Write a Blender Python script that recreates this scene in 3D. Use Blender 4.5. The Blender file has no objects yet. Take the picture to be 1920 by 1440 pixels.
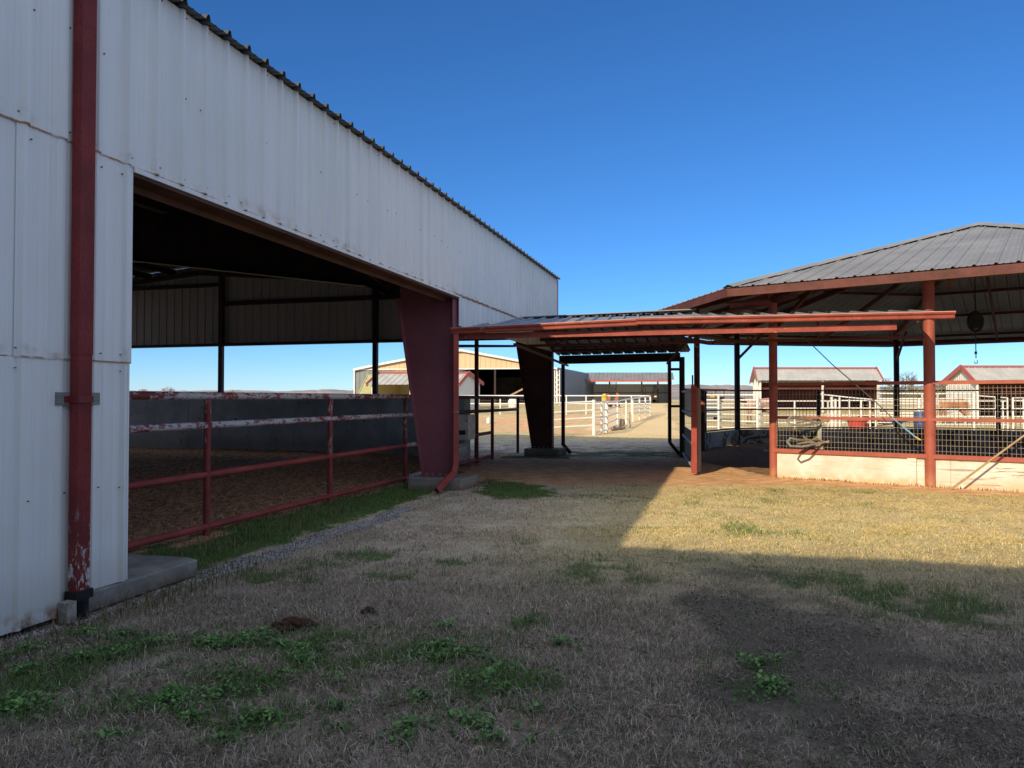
import bpy, bmesh, math, random
import numpy as np
from mathutils import Vector, Matrix
random.seed(7); rng = np.random.default_rng(11)
scn = bpy.context.scene
COL = scn.collection
F, CX, CY, CAMZ = 1400.0, 960.0, 720.0, 1.6
PITCH = math.atan(28/1400)

# ------------------------------------------------------------------ terrain height
def sstep(a, b, x):
    t = np.clip((x-a)/(b-a), 0, 1); return t*t*(3-2*t)
def gz(x, y):
    return float(1.15*sstep(35, 74, y))
def at(px, py, d):
    xc, yc = (px-CX)/F, (CY-py)/F
    Y = math.cos(PITCH)-yc*math.sin(PITCH); Z = math.sin(PITCH)+yc*math.cos(PITCH)
    return Vector((xc*d/Y, d, CAMZ+Z*d/Y))
def gd(py):            # distance at which the ground shows at picture row py
    lo, hi = 2.0, 95.0
    for _ in range(50):
        m = (lo+hi)/2
        if at(960, py, m).z > gz(0, m): lo = m
        else: hi = m
    return lo
def onground(px, py=None, d=None):
    if d is None: d = gd(py)
    p = at(px, 748, d); p.z = gz(p.x, p.y); return p

# barn frame: t runs along its open long side (away), s into the barn
BO = Vector((-3.40, 4.96, 0)); BD = Vector((.2715, .9624, 0)); BS = Vector((-.9624, .2715, 0)); UP = Vector((0, 0, 1))
def B(t, s, z): return BO+BD*t+BS*s+UP*z
def ts(x, y):
    dx, dy = x-BO.x, y-BO.y
    return dx*BD.x+dy*BD.y, dx*BS.x+dy*BS.y

# ------------------------------------------------------------------ mesh builder
class MB:
    def __init__(s): s.v = []; s.f = []
    def add(s, vs, fs):
        o = len(s.v); s.v += [tuple(v) for v in vs]; s.f += [tuple(i+o for i in f) for f in fs]; return s
    def box(s, c, ax, ay, az, hx, hy, hz):
        c = Vector(c); vs = [c+ax*(hx*i)+ay*(hy*j)+az*(hz*k) for k in (-1, 1) for j in (-1, 1) for i in (-1, 1)]
        return s.add(vs, [(0, 2, 3, 1), (4, 5, 7, 6), (0, 1, 5, 4), (2, 6, 7, 3), (0, 4, 6, 2), (1, 3, 7, 5)])
    def abox(s, x0, x1, y0, y1, z0, z1):
        return s.box(((x0+x1)/2, (y0+y1)/2, (z0+z1)/2), Vector((1, 0, 0)), Vector((0, 1, 0)), UP, (x1-x0)/2, (y1-y0)/2, (z1-z0)/2)
    def bbox(s, t0, t1, s0, s1, z0, z1):          # box in the barn's frame
        return s.box(B((t0+t1)/2, (s0+s1)/2, (z0+z1)/2), BD, BS, UP, (t1-t0)/2, (s1-s0)/2, (z1-z0)/2)
    def bar(s, p, q, w, h, up=UP):               # rectangular bar p->q, w sideways, h along up
        p = Vector(p); q = Vector(q); d = (q-p); L = d.length; d = d/L
        side = d.cross(up)
        if side.length < 1e-4: side = d.cross(Vector((0, 1, 0)))
        side.normalize(); u = side.cross(d).normalized()
        return s.box((p+q)/2, d, side, u, L/2, w/2, h/2)
    def tube(s, pts, r, n=8, caps=True, closed=False):
        pts = [Vector(p) for p in pts]; m = len(pts)
        rs = r if isinstance(r, (list, tuple)) else [r]*m
        ref = None; rings = []
        for i, p in enumerate(pts):
            a = pts[i-1] if (i > 0 or closed) else p; b = pts[(i+1) % m] if (i < m-1 or closed) else p
            d = (b-a).normalized()
            if ref is None:
                ref = d.cross(UP)
                if ref.length < .05: ref = d.cross(Vector((1, 0, 0)))
                ref.normalize()
            e = (ref-d*ref.dot(d)); e.normalize(); ref = e; g = d.cross(e)
            rings.append([p+(e*math.cos(2*math.pi*k/n)+g*math.sin(2*math.pi*k/n))*rs[i] for k in range(n)])
        vs = [v for R in rings for v in R]; fs = []
        for i in range(m if closed else m-1):
            j = (i+1) % m
            for k in range(n):
                k2 = (k+1) % n; fs.append((i*n+k, i*n+k2, j*n+k2, j*n+k))
        if caps and not closed:
            fs.append(tuple(range(n-1, -1, -1))); fs.append(tuple((m-1)*n+k for k in range(n)))
        return s.add(vs, fs)
    def lathe(s, c, prof, n=14):                 # prof: (r, z) list
        c = Vector(c); vs = []; fs = []
        for r, z in prof:
            for k in range(n):
                a = 2*math.pi*k/n; vs.append(c+Vector((r*math.cos(a), r*math.sin(a), z)))
        for i in range(len(prof)-1):
            for k in range(n):
                k2 = (k+1) % n; fs.append((i*n+k, i*n+k2, (i+1)*n+k2, (i+1)*n+k))
        fs.append(tuple(range(n-1, -1, -1))); fs.append(tuple((len(prof)-1)*n+k for k in range(n)))
        return s.add(vs, fs)
    def prism(s, poly, ext):                     # planar polygon pushed along ext
        n = len(poly); ext = Vector(ext); vs = [Vector(p) for p in poly]; vs += [v+ext for v in vs]
        fs = [tuple(range(n-1, -1, -1)), tuple(range(n, 2*n))]+[(i, (i+1) % n, n+(i+1) % n, n+i) for i in range(n)]
        return s.add(vs, fs)
    def ribs(s, O, U, V, N, u0, u1, v0, v1, pitch=.305, h=.027, phase=0., minor=.005, kinks=()):
        """profiled metal sheet: ribs run along V, spaced along U, raised along N"""
        O = Vector(O); U = Vector(U); V = Vector(V); N = Vector(N)
        fa = v0 if callable(v0) else (lambda u: v0); fb = v1 if callable(v1) else (lambda u: v1)
        st = [(u0, None), (u1, None)]+[(k, None) for k in kinks if u0 < k < u1]
        k = math.floor((u0-phase)/pitch)-1
        while phase+k*pitch < u1+pitch:
            c = phase+k*pitch
            for du, hh in ((-.034, 0), (-.013, h), (.013, h), (.034, 0)): st.append((c+du, hh))
            if minor:
                for m in (1/3, 2/3):
                    for du, hh in ((-.016, 0), (-.006, minor), (.006, minor), (.016, 0)): st.append((c+m*pitch+du, hh))
            k += 1
        known = sorted(x for x in st if x[1] is not None); st = sorted((x for x in st if u0-1e-9 <= x[0] <= u1+1e-9), key=lambda q: q[0]); ku = [x[0] for x in known] or [u0]; kh = [x[1] for x in known] or [0]
        vs = []
        for u, hh in st:
            if hh is None: hh = float(np.interp(u, ku, kh))
            b = O+U*u+N*hh; vs.append(b+V*fa(u)); vs.append(b+V*fb(u))
        return s.add(vs, [(2*i, 2*i+2, 2*i+3, 2*i+1) for i in range(len(st)-1)])
    def build(s, name, mat, parent=None, smooth=False, bevel=0):
        off = Vector((0, 0, 0)); p = parent
        while p is not None:
            off += p.location; p = p.parent
        me = bpy.data.meshes.new(name)
        me.from_pydata([(a-off.x, b-off.y, c-off.z) for a, b, c in s.v], [], s.f); me.update()
        me.materials.append(mat)
        if smooth:
            for p_ in me.polygons: p_.use_smooth = True
            me.set_sharp_from_angle(angle=.7)
        o = bpy.data.objects.new(name, me); COL.objects.link(o)
        if parent: o.parent = parent
        if bevel:
            m = o.modifiers.new('bevel', 'BEVEL'); m.width = bevel; m.segments = 2; m.limit_method = 'ANGLE'
        return o

def tag(o, label=None, cat=None, group=None, kind=None):
    if label: o['label'] = label
    if cat: o['category'] = cat
    if group: o['group'] = group
    if kind: o['kind'] = kind
    return o
def thing(name, label, cat, loc=(0, 0, 0), group=None):
    o = bpy.data.objects.new(name, None); COL.objects.link(o); o.location = loc; o.empty_display_size = .2
    return tag(o, label, cat, group)
def dup(root, loc, label, rotz=0):
    r = root.copy(); COL.objects.link(r); r.location = loc; r.rotation_euler = (0, 0, rotz); r['label'] = label
    for ch in list(root.children):
        c = ch.copy(); COL.objects.link(c); c.parent = r
        for g in list(ch.children):
            e = g.copy(); COL.objects.link(e); e.parent = c
    return r

# ------------------------------------------------------------------ materials
def lin(r, g, b):
    f = lambda c: (c/255/12.92 if c/255 <= .04045 else ((c/255+.055)/1.055)**2.4)
    return (f(r), f(g), f(b))
class NT:
    def __init__(s, name):
        s.m = bpy.data.materials.new(name); s.m.use_nodes = True; s.t = s.m.node_tree
        s.bsdf = next(n for n in s.t.nodes if n.type == 'BSDF_PRINCIPLED'); s._pos = None
    def n(s, typ, **kw):
        x = s.t.nodes.new(typ)
        for k, v in kw.items(): setattr(x, k, v)
        return x
    def put(s, a, sock):
        if hasattr(a, 'is_output'): s.t.links.new(a, sock)
        else:
            if isinstance(a, (tuple, list)) and len(a) == 3 and sock.type == 'RGBA': a = (*a, 1)
            sock.default_value = a
    def pos(s):
        if s._pos is None: s._pos = s.n('ShaderNodeNewGeometry').outputs['Position']
        return s._pos
    def vec(s, scale):
        x = s.n('ShaderNodeVectorMath', operation='MULTIPLY'); s.put(s.pos(), x.inputs[0]); x.inputs[1].default_value = scale; return x.outputs[0]
    def noise(s, scale, detail=4, rough=.55, v=None, dist=0):
        x = s.n('ShaderNodeTexNoise'); x.inputs['Scale'].default_value = scale; x.inputs['Detail'].default_value = detail
        x.inputs['Roughness'].default_value = rough; x.inputs['Distortion'].default_value = dist
        s.put(v if v is not None else s.pos(), x.inputs['Vector']); return x.outputs['Fac']
    def ramp(s, a, lo, hi):
        x = s.n('ShaderNodeMapRange'); x.interpolation_type = 'SMOOTHSTEP'
        s.put(a, x.inputs['Value']); s.put(lo, x.inputs['From Min']); s.put(hi, x.inputs['From Max']); return x.outputs['Result']
    def math(s, op, a, b=0., clamp=False):
        x = s.n('ShaderNodeMath', operation=op); x.use_clamp = clamp; s.put(a, x.inputs[0]); s.put(b, x.inputs[1]); return x.outputs[0]
    def mix(s, f, a, b, mode='MIX'):
        x = s.n('ShaderNodeMix', data_type='RGBA', blend_type=mode); s.put(f, x.inputs[0]); s.put(a, x.inputs[6]); s.put(b, x.inputs[7]); return x.outputs[2]
    def sep(s, v=None):
        x = s.n('ShaderNodeSeparateXYZ'); s.put(v if v is not None else s.pos(), x.inputs[0]); return x.outputs
    def bump(s, h, strength=.3, dist=.02, prev=None):
        x = s.n('ShaderNodeBump'); x.inputs['Strength'].default_value = strength; x.inputs['Distance'].default_value = dist
        s.put(h, x.inputs['Height'])
        if prev is not None: s.put(prev, x.inputs['Normal'])
        return x.outputs[0]
    def done(s, col, rough=.7, metal=0., normal=None, spec=.3):
        s.put(col, s.bsdf.inputs['Base Color']); s.put(rough, s.bsdf.inputs['Roughness']); s.bsdf.inputs['Metallic'].default_value = metal
        s.bsdf.inputs['Specular IOR Level'].default_value = spec
        if normal is not None: s.put(normal, s.bsdf.inputs['Normal'])
        return s.m
def sc(c, k): return tuple(min(1, x*k) for x in c)

def plain(name, col, rough=.7, metal=0, var=.18, scale=4., bump=.15, bscale=60, grime=None, gz_=.0, gcol=(.2, .12, .07), spec=.3):
    n = NT(name); a = n.noise(scale, 5); c = n.mix(n.ramp(a, .25, .75), sc(col, 1-var), sc(col, 1+var))
    b = n.noise(scale*9, 3); c = n.mix(n.ramp(b, .3, .8), c, n.mix(1., c, (1-var*.7,)*3, 'MULTIPLY'))
    if grime:
        z = n.sep()[2]; m = n.math('MULTIPLY', n.ramp(z, gz_+grime, gz_), n.ramp(n.noise(9, 4), .2, .65)); c = n.mix(m, c, gcol)
    return n.done(c, rough, metal, n.bump(n.noise(bscale, 3), bump, .01) if bump else None, spec)

def peeling(name, col, under, amount, scale=14., rough=.55, stretch=(1, 1, 1), zlo=None, zhi=None, var=.2):
    """paint over an older coat that shows through in flakes"""
    n = NT(name); v = n.vec(stretch)
    c = n.mix(n.ramp(n.noise(3, 4), .3, .7), sc(col, 1-var), sc(col, 1+var))
    c = n.mix(n.ramp(n.noise(45, 3), .45, .8), c, sc(col, .6))
    a = n.noise(scale, 8, .72, v, .4); base = n.noise(1.6, 2)
    th = n.math('MULTIPLY', n.math('SUBTRACT', base, .5), .5); a = n.math('ADD', a, th)
    m = n.ramp(a, 1-amount-.02, 1-amount+.02)
    if zlo is not None: m = n.math('MULTIPLY', m, n.ramp(n.sep()[2], zlo, zhi))
    u = n.mix(n.noise(30, 3), sc(under, .75), sc(under, 1.05)); c = n.mix(m, c, u)
    return n.done(c, rough, 0, n.bump(m, -.5, .002, n.bump(n.noise(80, 3), .12, .004)))

def metalwall(name, col, rust=True, zs=(3.487, 1.887), foot=None, rough=.45):
    n = NT(name); z = n.sep()[2]
    st = n.noise(1, 5, .6, n.vec((7, 7, .25))); c = n.mix(n.ramp(st, .2, .8), sc(col, .92), sc(col, 1.04))
    c = n.mix(n.ramp(n.noise(.6, 3), .35, .75), c, n.mix(1., c, (.93, .95, .93), 'MULTIPLY'))
    streak = n.noise(1, 4, .6, n.vec((26, 26, .7))); c = n.mix(n.math('MULTIPLY', n.ramp(streak, .6, .82), .18), c, sc(col, .55))
    if rust:
        rc = n.mix(n.noise(38, 4), lin(140, 88, 40), lin(196, 144, 76)); tot = None
        drip = n.noise(1, 5, .6, n.vec((11, 11, .5)))
        for zz in zs:
            line = n.math('MULTIPLY', n.ramp(z, zz-.004, zz+.001), n.ramp(z, zz+.014, zz+.004)); line = n.math('MULTIPLY', line, n.ramp(n.noise(3.5, 5), .42, .56))
            dr = n.math('MULTIPLY', n.ramp(z, zz-.32, zz), n.math('LESS_THAN', z, zz+.01)); dr = n.math('MULTIPLY', dr, n.ramp(drip, .62, .8))
            dr = n.math('MULTIPLY', dr, n.math('ADD', .62, n.math('MULTIPLY', n.math('GREATER_THAN', n.sep()[1], 13.3), .35)))
            line = n.math('MAXIMUM', line, n.math('MULTIPLY', n.math('MULTIPLY', n.ramp(z, zz-.03, zz), n.ramp(z, zz+.03, zz+.01)), n.math('MULTIPLY', n.math('GREATER_THAN', n.sep()[1], 13.3), n.ramp(n.noise(4, 5), .3, .5))))
            stain = n.math('MULTIPLY', n.ramp(z, zz+.16, zz), n.math('GREATER_THAN', z, zz)); stain = n.math('MULTIPLY', n.math('MULTIPLY', stain, n.ramp(n.noise(6, 4), .5, .75)), .6)
            m = n.math('MAXIMUM', n.math('MAXIMUM', line, dr), stain); tot = m if tot is None else n.math('MAXIMUM', tot, m)
        c = n.mix(tot, c, rc)
    if foot is not None:
        m = n.math('MULTIPLY', n.ramp(z, foot+.12, foot), n.ramp(n.noise(8, 5), .4, .62)); c = n.mix(m, c, lin(140, 82, 34))
        m = n.math('MULTIPLY', n.ramp(z, foot+.5, foot), .35); c = n.mix(m, c, lin(150, 140, 120))
    return n.done(c, rough, 0, n.bump(n.noise(1.1, 2, .5, n.vec((1.6, 1.6, 1))), .45, .05), .35)

white = (.84, .84, .82)
RUSTY = {}
m_wall = metalwall('white_wall_metal', white, foot=.05)
m_wall_plain = metalwall('white_shed_metal', (.72, .72, .70), rust=False)
m_endwall = metalwall('end_wall_metal', (.50, .52, .56), rust=False)
m_roof = plain('dark_roof_metal', (.085, .09, .10), .42, .35, .2, 1.2, .05)
m_ceiling = plain('dusty_roof_underside', (.20, .19, .18), .9, 0, .3, 2)
m_penroof = plain('grey_roof_metal', (.25, .25, .25), .55, 0, .16, .8, .05)
m_canroof = plain('blue_grey_roof_metal', (.24, .25, .27), .5, 0, .2, 1.5, .05)
RED = (.36, .092, .066)
m_red = peeling('red_painted_steel', RED, (.55, .42, .36), .27, 22)
m_redpost = plain('red_painted_pipe', (.36, .10, .072), .5, 0, .14, 5, .1, grime=.35, gcol=(.42, .2, .12))
m_redrail = peeling('red_painted_rail', (.33, .062, .052), (.6, .5, .48), .24, 20)
m_peel = peeling('flaking_red_rail', (.27, .05, .048), (.62, .58, .58), .53, 11, stretch=(1, 1, 2.2))
m_peelpost = peeling('flaking_red_post', (.27, .05, .048), (.60, .55, .54), .42, 14, stretch=(1.5, 1.5, .6), zlo=.6, zhi=1.2)
m_down = peeling('red_downspout_paint', (.235, .036, .034), (.62, .6, .6), .45, 14, stretch=(1.8, 1.8, .8), zlo=1.05, zhi=.3)
m_down2 = peeling('worn_red_gutter', (.35, .082, .062), (.66, .5, .44), .30, 16)
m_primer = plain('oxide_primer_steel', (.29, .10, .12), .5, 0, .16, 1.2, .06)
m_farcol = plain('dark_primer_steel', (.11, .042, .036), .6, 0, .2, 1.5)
m_darkred = plain('dark_red_steel', (.13, .04, .032), .6, 0, .25, 2)
m_brown = plain('rusty_brown_trim', (.12, .055, .034), .65, 0, .3, 3)
m_dark = plain('dark_steel', (.04, .026, .024), .6, 0, .25, 3)
n = NT('added_panel_fibreglass'); n.done((.8, .8, .76), .6); m_added_panel = n.m
tr_ = n.n('ShaderNodeBsdfTranslucent'); tr_.inputs['Color'].default_value = (.66, .74, .86, 1); n.t.links.new(tr_.outputs[0], next(x for x in n.t.nodes if x.type == 'OUTPUT_MATERIAL').inputs[0])
m_black = plain('black_plastic', (.016, .016, .017), .5, 0, .2, 8, .05)
m_conc = plain('weathered_concrete', (.25, .235, .205), .9, 0, .3, 3.5, .35, 45, grime=.12, gcol=(.17, .11, .07))
m_whitepaint = plain('white_pipe_paint', (.80, .79, .77), .5, 0, .06, 3, .05)
m_galv = plain('galvanised_wire', (.30, .26, .21), .5, .1, .2, 6, 0)
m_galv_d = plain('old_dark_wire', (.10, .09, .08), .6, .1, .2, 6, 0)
m_wood = None
n = NT('grey_weathered_wood'); v = n.vec((3, 3, 60)); c = n.mix(n.noise(1, 6, .6, v), (.06, .055, .05), (.42, .40, .37)); m_wood = n.done(c, .9, 0, n.bump(n.noise(1, 5, .6, v), .5, .01))
n = NT('ply_board'); v = n.vec((18, 18, 1.2)); c = n.mix(n.noise(1, 6, .6, v), (.16, .13, .10), (.36, .30, .23)); m_ply = n.done(c, .85, 0, n.bump(n.noise(1, 5, .6, v), .3, .01))
n = NT('arena_concrete'); c = n.mix(n.ramp(n.noise(1.1, 5), .3, .7), (.36, .38, .41), (.56, .58, .60)); c = n.mix(n.ramp(n.noise(9, 5), .62, .72), c, (.12, .115, .11))
c = n.mix(n.math('MULTIPLY', n.ramp(n.sep()[2], .7, .1), .45), c, (.2, .14, .1)); m_arenawall = n.done(c, .9, 0, n.bump(n.noise(30, 4), .25, .01))
n = NT('cream_kick_wall'); v = n.vec((2.2, 2.2, 30)); crk = n.ramp(n.noise(1, 6, .6, v, .6), .565, .60)
xg = n.ramp(n.sep()[0], 7.0, 9.0); crk = n.math('MULTIPLY', crk, n.math('ADD', .15, n.math('MULTIPLY', xg, .85)))
c = n.mix(n.ramp(n.noise(1.9, 6, .65), .3, .7), (.57, .54, .47), (.72, .72, .71)); c = n.mix(crk, c, (.22, .16, .10))
c = n.mix(n.math('MULTIPLY', n.ramp(n.sep()[2], .22, .0), n.ramp(n.noise(7, 5), .25, .6)), c, (.60, .45, .30)); m_kick = n.done(c, .8, 0, n.bump(crk, -.4, .01))
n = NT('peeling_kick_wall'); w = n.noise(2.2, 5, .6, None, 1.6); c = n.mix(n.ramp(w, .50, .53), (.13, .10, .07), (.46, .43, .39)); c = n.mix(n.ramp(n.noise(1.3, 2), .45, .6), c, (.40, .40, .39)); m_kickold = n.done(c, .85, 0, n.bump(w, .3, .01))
m_tan = metalwall('tan_barn_metal', (.62, .47, .30), rust=False)
m_greyblue = metalwall('blue_grey_barn_metal', (.20, .22, .25), rust=False)
m_whitetrim = plain('white_trim', (.78, .77, .74), .6, 0, .06)
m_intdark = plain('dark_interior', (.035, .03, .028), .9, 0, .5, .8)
m_shedroof = plain('pale_grey_shed_roof', (.50, .49, .46), .5, .1, .12, 1.2, .05)
m_redtrim = plain('red_trim', (.46, .12, .10), .55, 0, .1)
m_shedin = plain('red_shed_lining', (.13, .045, .04), .8, 0, .3, 1.5)
m_tanin = metalwall('straw_coloured_lining', (.5, .44, .28), rust=False)
m_yellow = plain('yellow_plastic', (.62, .44, .10), .5, 0, .1)
m_redplastic = plain('red_plastic', (.50, .07, .06), .45, 0, .1)
m_blue = plain('blue_plastic', (.05, .085, .22), .45, 0, .15)
m_grey = plain('grey_enamel', (.42, .42, .40), .6, 0, .15, 5)
m_cabinet = plain('grey_cabinet_enamel', (.66, .65, .62), .6, 0, .18, 5, grime=.5, gz_=.1, gcol=(.2, .17, .13))
m_rubber = plain('tyre_rubber', (.02, .02, .02), .9)
m_limefibre = plain('yellow_green_fibreglass', (.42, .40, .20), .6, 0, .15)
m_rope = plain('dark_cord', (.09, .085, .08), .8)
m_cyan = plain('light_blue_cord', (.16, .40, .62), .7)
m_reed = plain('peeled_pole_wood', (.42, .30, .19), .7, 0, .2, 8)
# ------------------------------------------------------------------ value noise for masks
def vnoise(x, y, seed=0):
    r = np.random.default_rng(seed); T = r.random((256, 256))
    xi = np.floor(x).astype(int); yi = np.floor(y).astype(int); fx = x-xi; fy = y-yi
    fx = fx*fx*(3-2*fx); fy = fy*fy*(3-2*fy); a = T[xi & 255, yi & 255]; b = T[(xi+1) & 255, yi & 255]; c = T[xi & 255, (yi+1) & 255]; d = T[(xi+1) & 255, (yi+1) & 255]
    return (a*(1-fx)+b*fx)*(1-fy)+(c*(1-fx)+d*fx)*fy
def fbm(x, y, s, seed=0, o=4):
    t = 0; a = .5; tot = 0
    for k in range(o): t = t+a*vnoise(x*s+17.3*k, y*s+5.1*k, seed+k); tot += a; a *= .5; s *= 2.03
    return t/tot

# round pen: octagon
PC = Vector((12.45, 19.8, 0)); PR = 8.28
PA0 = math.atan2(-4.35, -7.04)
def pcorner(k, r=PR, z=0.): a = PA0-k*math.pi/4; return PC+Vector((math.cos(a)*r, math.sin(a)*r, z))
P2 = pcorner(0)
def inpen(x, y, r):
    d = np.full(np.shape(x), -1e9)
    for k in range(8):
        a = PA0-(k+.5)*math.pi/4; d = np.maximum(d, (x-PC.x)*math.cos(a)+(y-PC.y)*math.sin(a))
    return d-r*math.cos(math.pi/8)

GREENS = [(190, 1240, .35), (270, 1225, .3), (400, 1290, .33), (330, 1310, .22), (500, 1212, .24), (640, 1185, .2), (740, 1225, .32), (840, 1228, .3), (930, 1275, .3), (900, 1250, .25), (490, 1340, .2),
          (690, 1040, .38), (600, 1055, .3), (530, 1080, .35), (725, 1078, .25), (870, 1050, .3), (1105, 1060, .35), (1130, 1085, .3), (1430, 1240, .22), (1440, 1285, .25), (1000, 1168, .15), (30, 1330, .25), (90, 1270, .28), (1770, 1135, .5), (1520, 1080, .5), (1650, 1110, .4), (380, 1215, .25), (650, 1240, .22), (560, 1215, .18)]
GP = [(at(px, py, gd(py)), r) for px, py, r in GREENS]
def cover(x, y):
    dx, dy = x-BO.x, y-BO.y; t = dx*BD.x+dy*BD.y; s = dx*BS.x+dy*BS.y
    n1 = fbm(x, y, .55, 3); n2 = fbm(x, y, 1.7, 9); n3 = fbm(x, y, 4.5, 21, 3)
    inb = (t > -14) & (t < 17.2) & (s > 0) & (s < 24)
    arena = sstep(.9, 1.5, s+(n2-.5)*.9)*((t < 17.0) & (t > -14) & (s < 24))
    green = sstep(.0, .3, s+(n3-.5)*.4)*sstep(1.95, 1.3, s+(n3-.5)*.5)*((t > .4) & (t < 12.5))*sstep(.2, .45, n2+.15)
    # green tongue round the foot of the column and canopy
    g2 = .9*np.exp(-((t-9.2)/1.7)**2-((s+.9-(t-9.2)*.35)/.8)**2); green = np.maximum(green, .95*sstep(.15, .6, g2*(.3+1.4*n3)*(.5+1.0*n2)))
    g3 = np.exp(-((y-22.0-(n1-.5)*3)/1.3)**2)*((x > 1.2) & (x < 6))+np.exp(-((y-20.8-(n1-.5)*2)/1.0)**2)*((x > -1) & (x < 1.6))
    green = np.maximum(green, sstep(.3, .75, g3*(.1+.9*n2+.6*n3)))
    for p, r in GP:
        q = np.sqrt(((x-p.x)/1.25)**2+(y-p.y)**2)/r; green = np.maximum(green, .62*sstep(1.4, .3, q+(n3-.5)*2.2))
    green = np.maximum(green, .3*sstep(.58, .74, n1)*sstep(.4, .65, n2)*(y < 14)); green = np.maximum(green, .5*sstep(.6, .78, n2)*(y > 7)*(y < 15)*(x > 0))
    # red dirt apron in front of canopy and pen
    front = 13.95+(n2-.5)*1.0+(n1-.5)*1.2+.35*np.maximum(0, .2-x)-np.maximum(0, x-6)*.72
    apron = sstep(front-.25, front+.35, y)*sstep(20.6, 18.6, y+(n1-.5)*3)*(s < .9+(n2-.5))*(x < 12)
    penr = inpen(x, y, PR); pen = sstep(.1, -.1, penr)
    corral = sstep(32.5, 35, y+(n1-.5)*2)*sstep(62, 48, y+(n1-.5)*14)*sstep(5.0, 3.0, x-(y-34)*.17)*sstep(-14, -9, x)
    red = np.maximum(np.maximum(apron, pen*.9), corral*(.3+.6*sstep(.35, .6, n1)))
    gravel = sstep(.20, .08, np.abs(s+.16-(t-4)*-.03+(n2-.5)*.35))*(t > -4)*(t < 7.6)*sstep(7.6, 5.5, t+(n2-.5)*2)*sstep(.3, .6, n3+.12)
    gravel *= 1-((t > .3) & (t < 2.0) & (s > -.06))
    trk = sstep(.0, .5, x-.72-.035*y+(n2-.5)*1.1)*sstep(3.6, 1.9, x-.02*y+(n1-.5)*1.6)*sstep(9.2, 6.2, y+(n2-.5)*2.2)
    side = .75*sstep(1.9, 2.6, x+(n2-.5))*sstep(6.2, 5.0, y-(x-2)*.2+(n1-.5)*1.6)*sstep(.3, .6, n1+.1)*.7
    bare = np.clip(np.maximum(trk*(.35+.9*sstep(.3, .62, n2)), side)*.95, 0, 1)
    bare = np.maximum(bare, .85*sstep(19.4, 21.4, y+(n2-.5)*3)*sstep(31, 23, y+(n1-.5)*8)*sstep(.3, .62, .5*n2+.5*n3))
    path = sstep(26, 31, y)*sstep(1.6, .8, np.abs(x-4.6-(y-30)*.165+(n1-.5)*1.2)/(1.2+.02*y))*(y < 75)
    green *= (1-apron*.55)*(1-gravel)
    return dict(green=np.clip(green, 0, 1), red=np.clip(red, 0, 1), bare=bare, gravel=np.clip(gravel, 0, 1), arena=arena, path=path, inb=inb, pen=pen, t=t, s=s)

def sunlit_gold(x, y): return np.clip(sstep(-1.2, 2.2, x-.2*(y-9))*(y < 17)*sstep(4, 8, y)+sstep(26, 32, y), 0, 1)  # mask of the sunlit ground; sun warmth is painted into straw and blades
def axis(lo, d0, hi, far, g=1.12):
    a = list(np.arange(lo, hi, d0)); st = d0; x = a[-1]
    while x < far: st *= g; x += st; a.append(x)
    return a
xs = axis(-9, .09, 11, 2600); neg = [-18-x for x in axis(-9, .09, -8.9, 2600)][1:]; xs = np.array(sorted(neg)+xs)
ys = axis(-4, .1, 25, 3200, 1.06); neg = [-8-x for x in axis(-4, .1, -3.9, 300, 1.3)][1:]; ys = np.array(sorted(neg)+ys)
X, Y = np.meshgrid(xs, ys); cv = cover(X, Y)
Z = 1.15*sstep(35, 74, Y)+(fbm(X, Y, .8, 41)-.5)*.05*(Y < 60)*(Y > -4)+(fbm(X, Y, 5, 43, 2)-.5)*(.02+.07*cv['arena']+.05*cv['pen'])*(Y < 26)
Z -= .03*(1-cv['gravel'])*0+.012
Z = np.where(Y > 120, Z+(Y-120)*.0, Z)
me = bpy.data.meshes.new('ground'); nx, ny = len(xs), len(ys)
co = np.stack([X, Y, Z], -1).reshape(-1, 3); idx = np.arange(nx*ny).reshape(ny, nx)
q = np.stack([idx[:-1, :-1], idx[:-1, 1:], idx[1:, 1:], idx[1:, :-1]], -1).reshape(-1, 4)
me.vertices.add(len(co)); me.vertices.foreach_set('co', co.ravel()); me.loops.add(q.size); me.loops.foreach_set('vertex_index', q.ravel().astype(np.int32))
me.polygons.add(len(q)); me.polygons.foreach_set('loop_start', np.arange(0, q.size, 4, dtype=np.int32)); me.polygons.foreach_set('use_smooth', np.ones(len(q), bool)); me.update(); me.validate()
def setattr4(me, name, arr):
    a = me.attributes.new(name, 'FLOAT_COLOR', 'POINT'); a.data.foreach_set('color', np.ascontiguousarray(arr, dtype=np.float32).ravel())
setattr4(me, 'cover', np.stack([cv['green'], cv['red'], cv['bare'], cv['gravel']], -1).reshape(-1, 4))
setattr4(me, 'cover_more', np.stack([cv['arena'], cv['path'], cv['pen'], sunlit_gold(X, Y)], -1).reshape(-1, 4))
n = NT('ground_cover')
A = n.n('ShaderNodeAttribute', attribute_name='cover'); A2 = n.n('ShaderNodeAttribute', attribute_name='cover_more')
r_, g_, b_ = n.n('ShaderNodeSeparateColor'), None, None; n.put(A.outputs['Color'], r_.inputs[0]); sa = r_.outputs
r2 = n.n('ShaderNodeSeparateColor'); n.put(A2.outputs['Color'], r2.inputs[0]); sb = r2.outputs
fine = n.noise(38, 6, .7); fib = n.noise(1, 5, .65, n.vec((90, 55, 90)), .8); mid = n.noise(2.1, 5); big = n.noise(.35, 4)
straw = n.mix(n.ramp(fib, .28, .72), (.62, .50, .36), (.98, .83, .64)); straw = n.mix(n.ramp(mid, .3, .75), straw, n.mix(1., straw, (.72, .7, .66), 'MULTIPLY'))
straw = n.mix(n.math('MULTIPLY', n.ramp(big, .45, .7), .3), straw, (.30, .30, .13))
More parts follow.
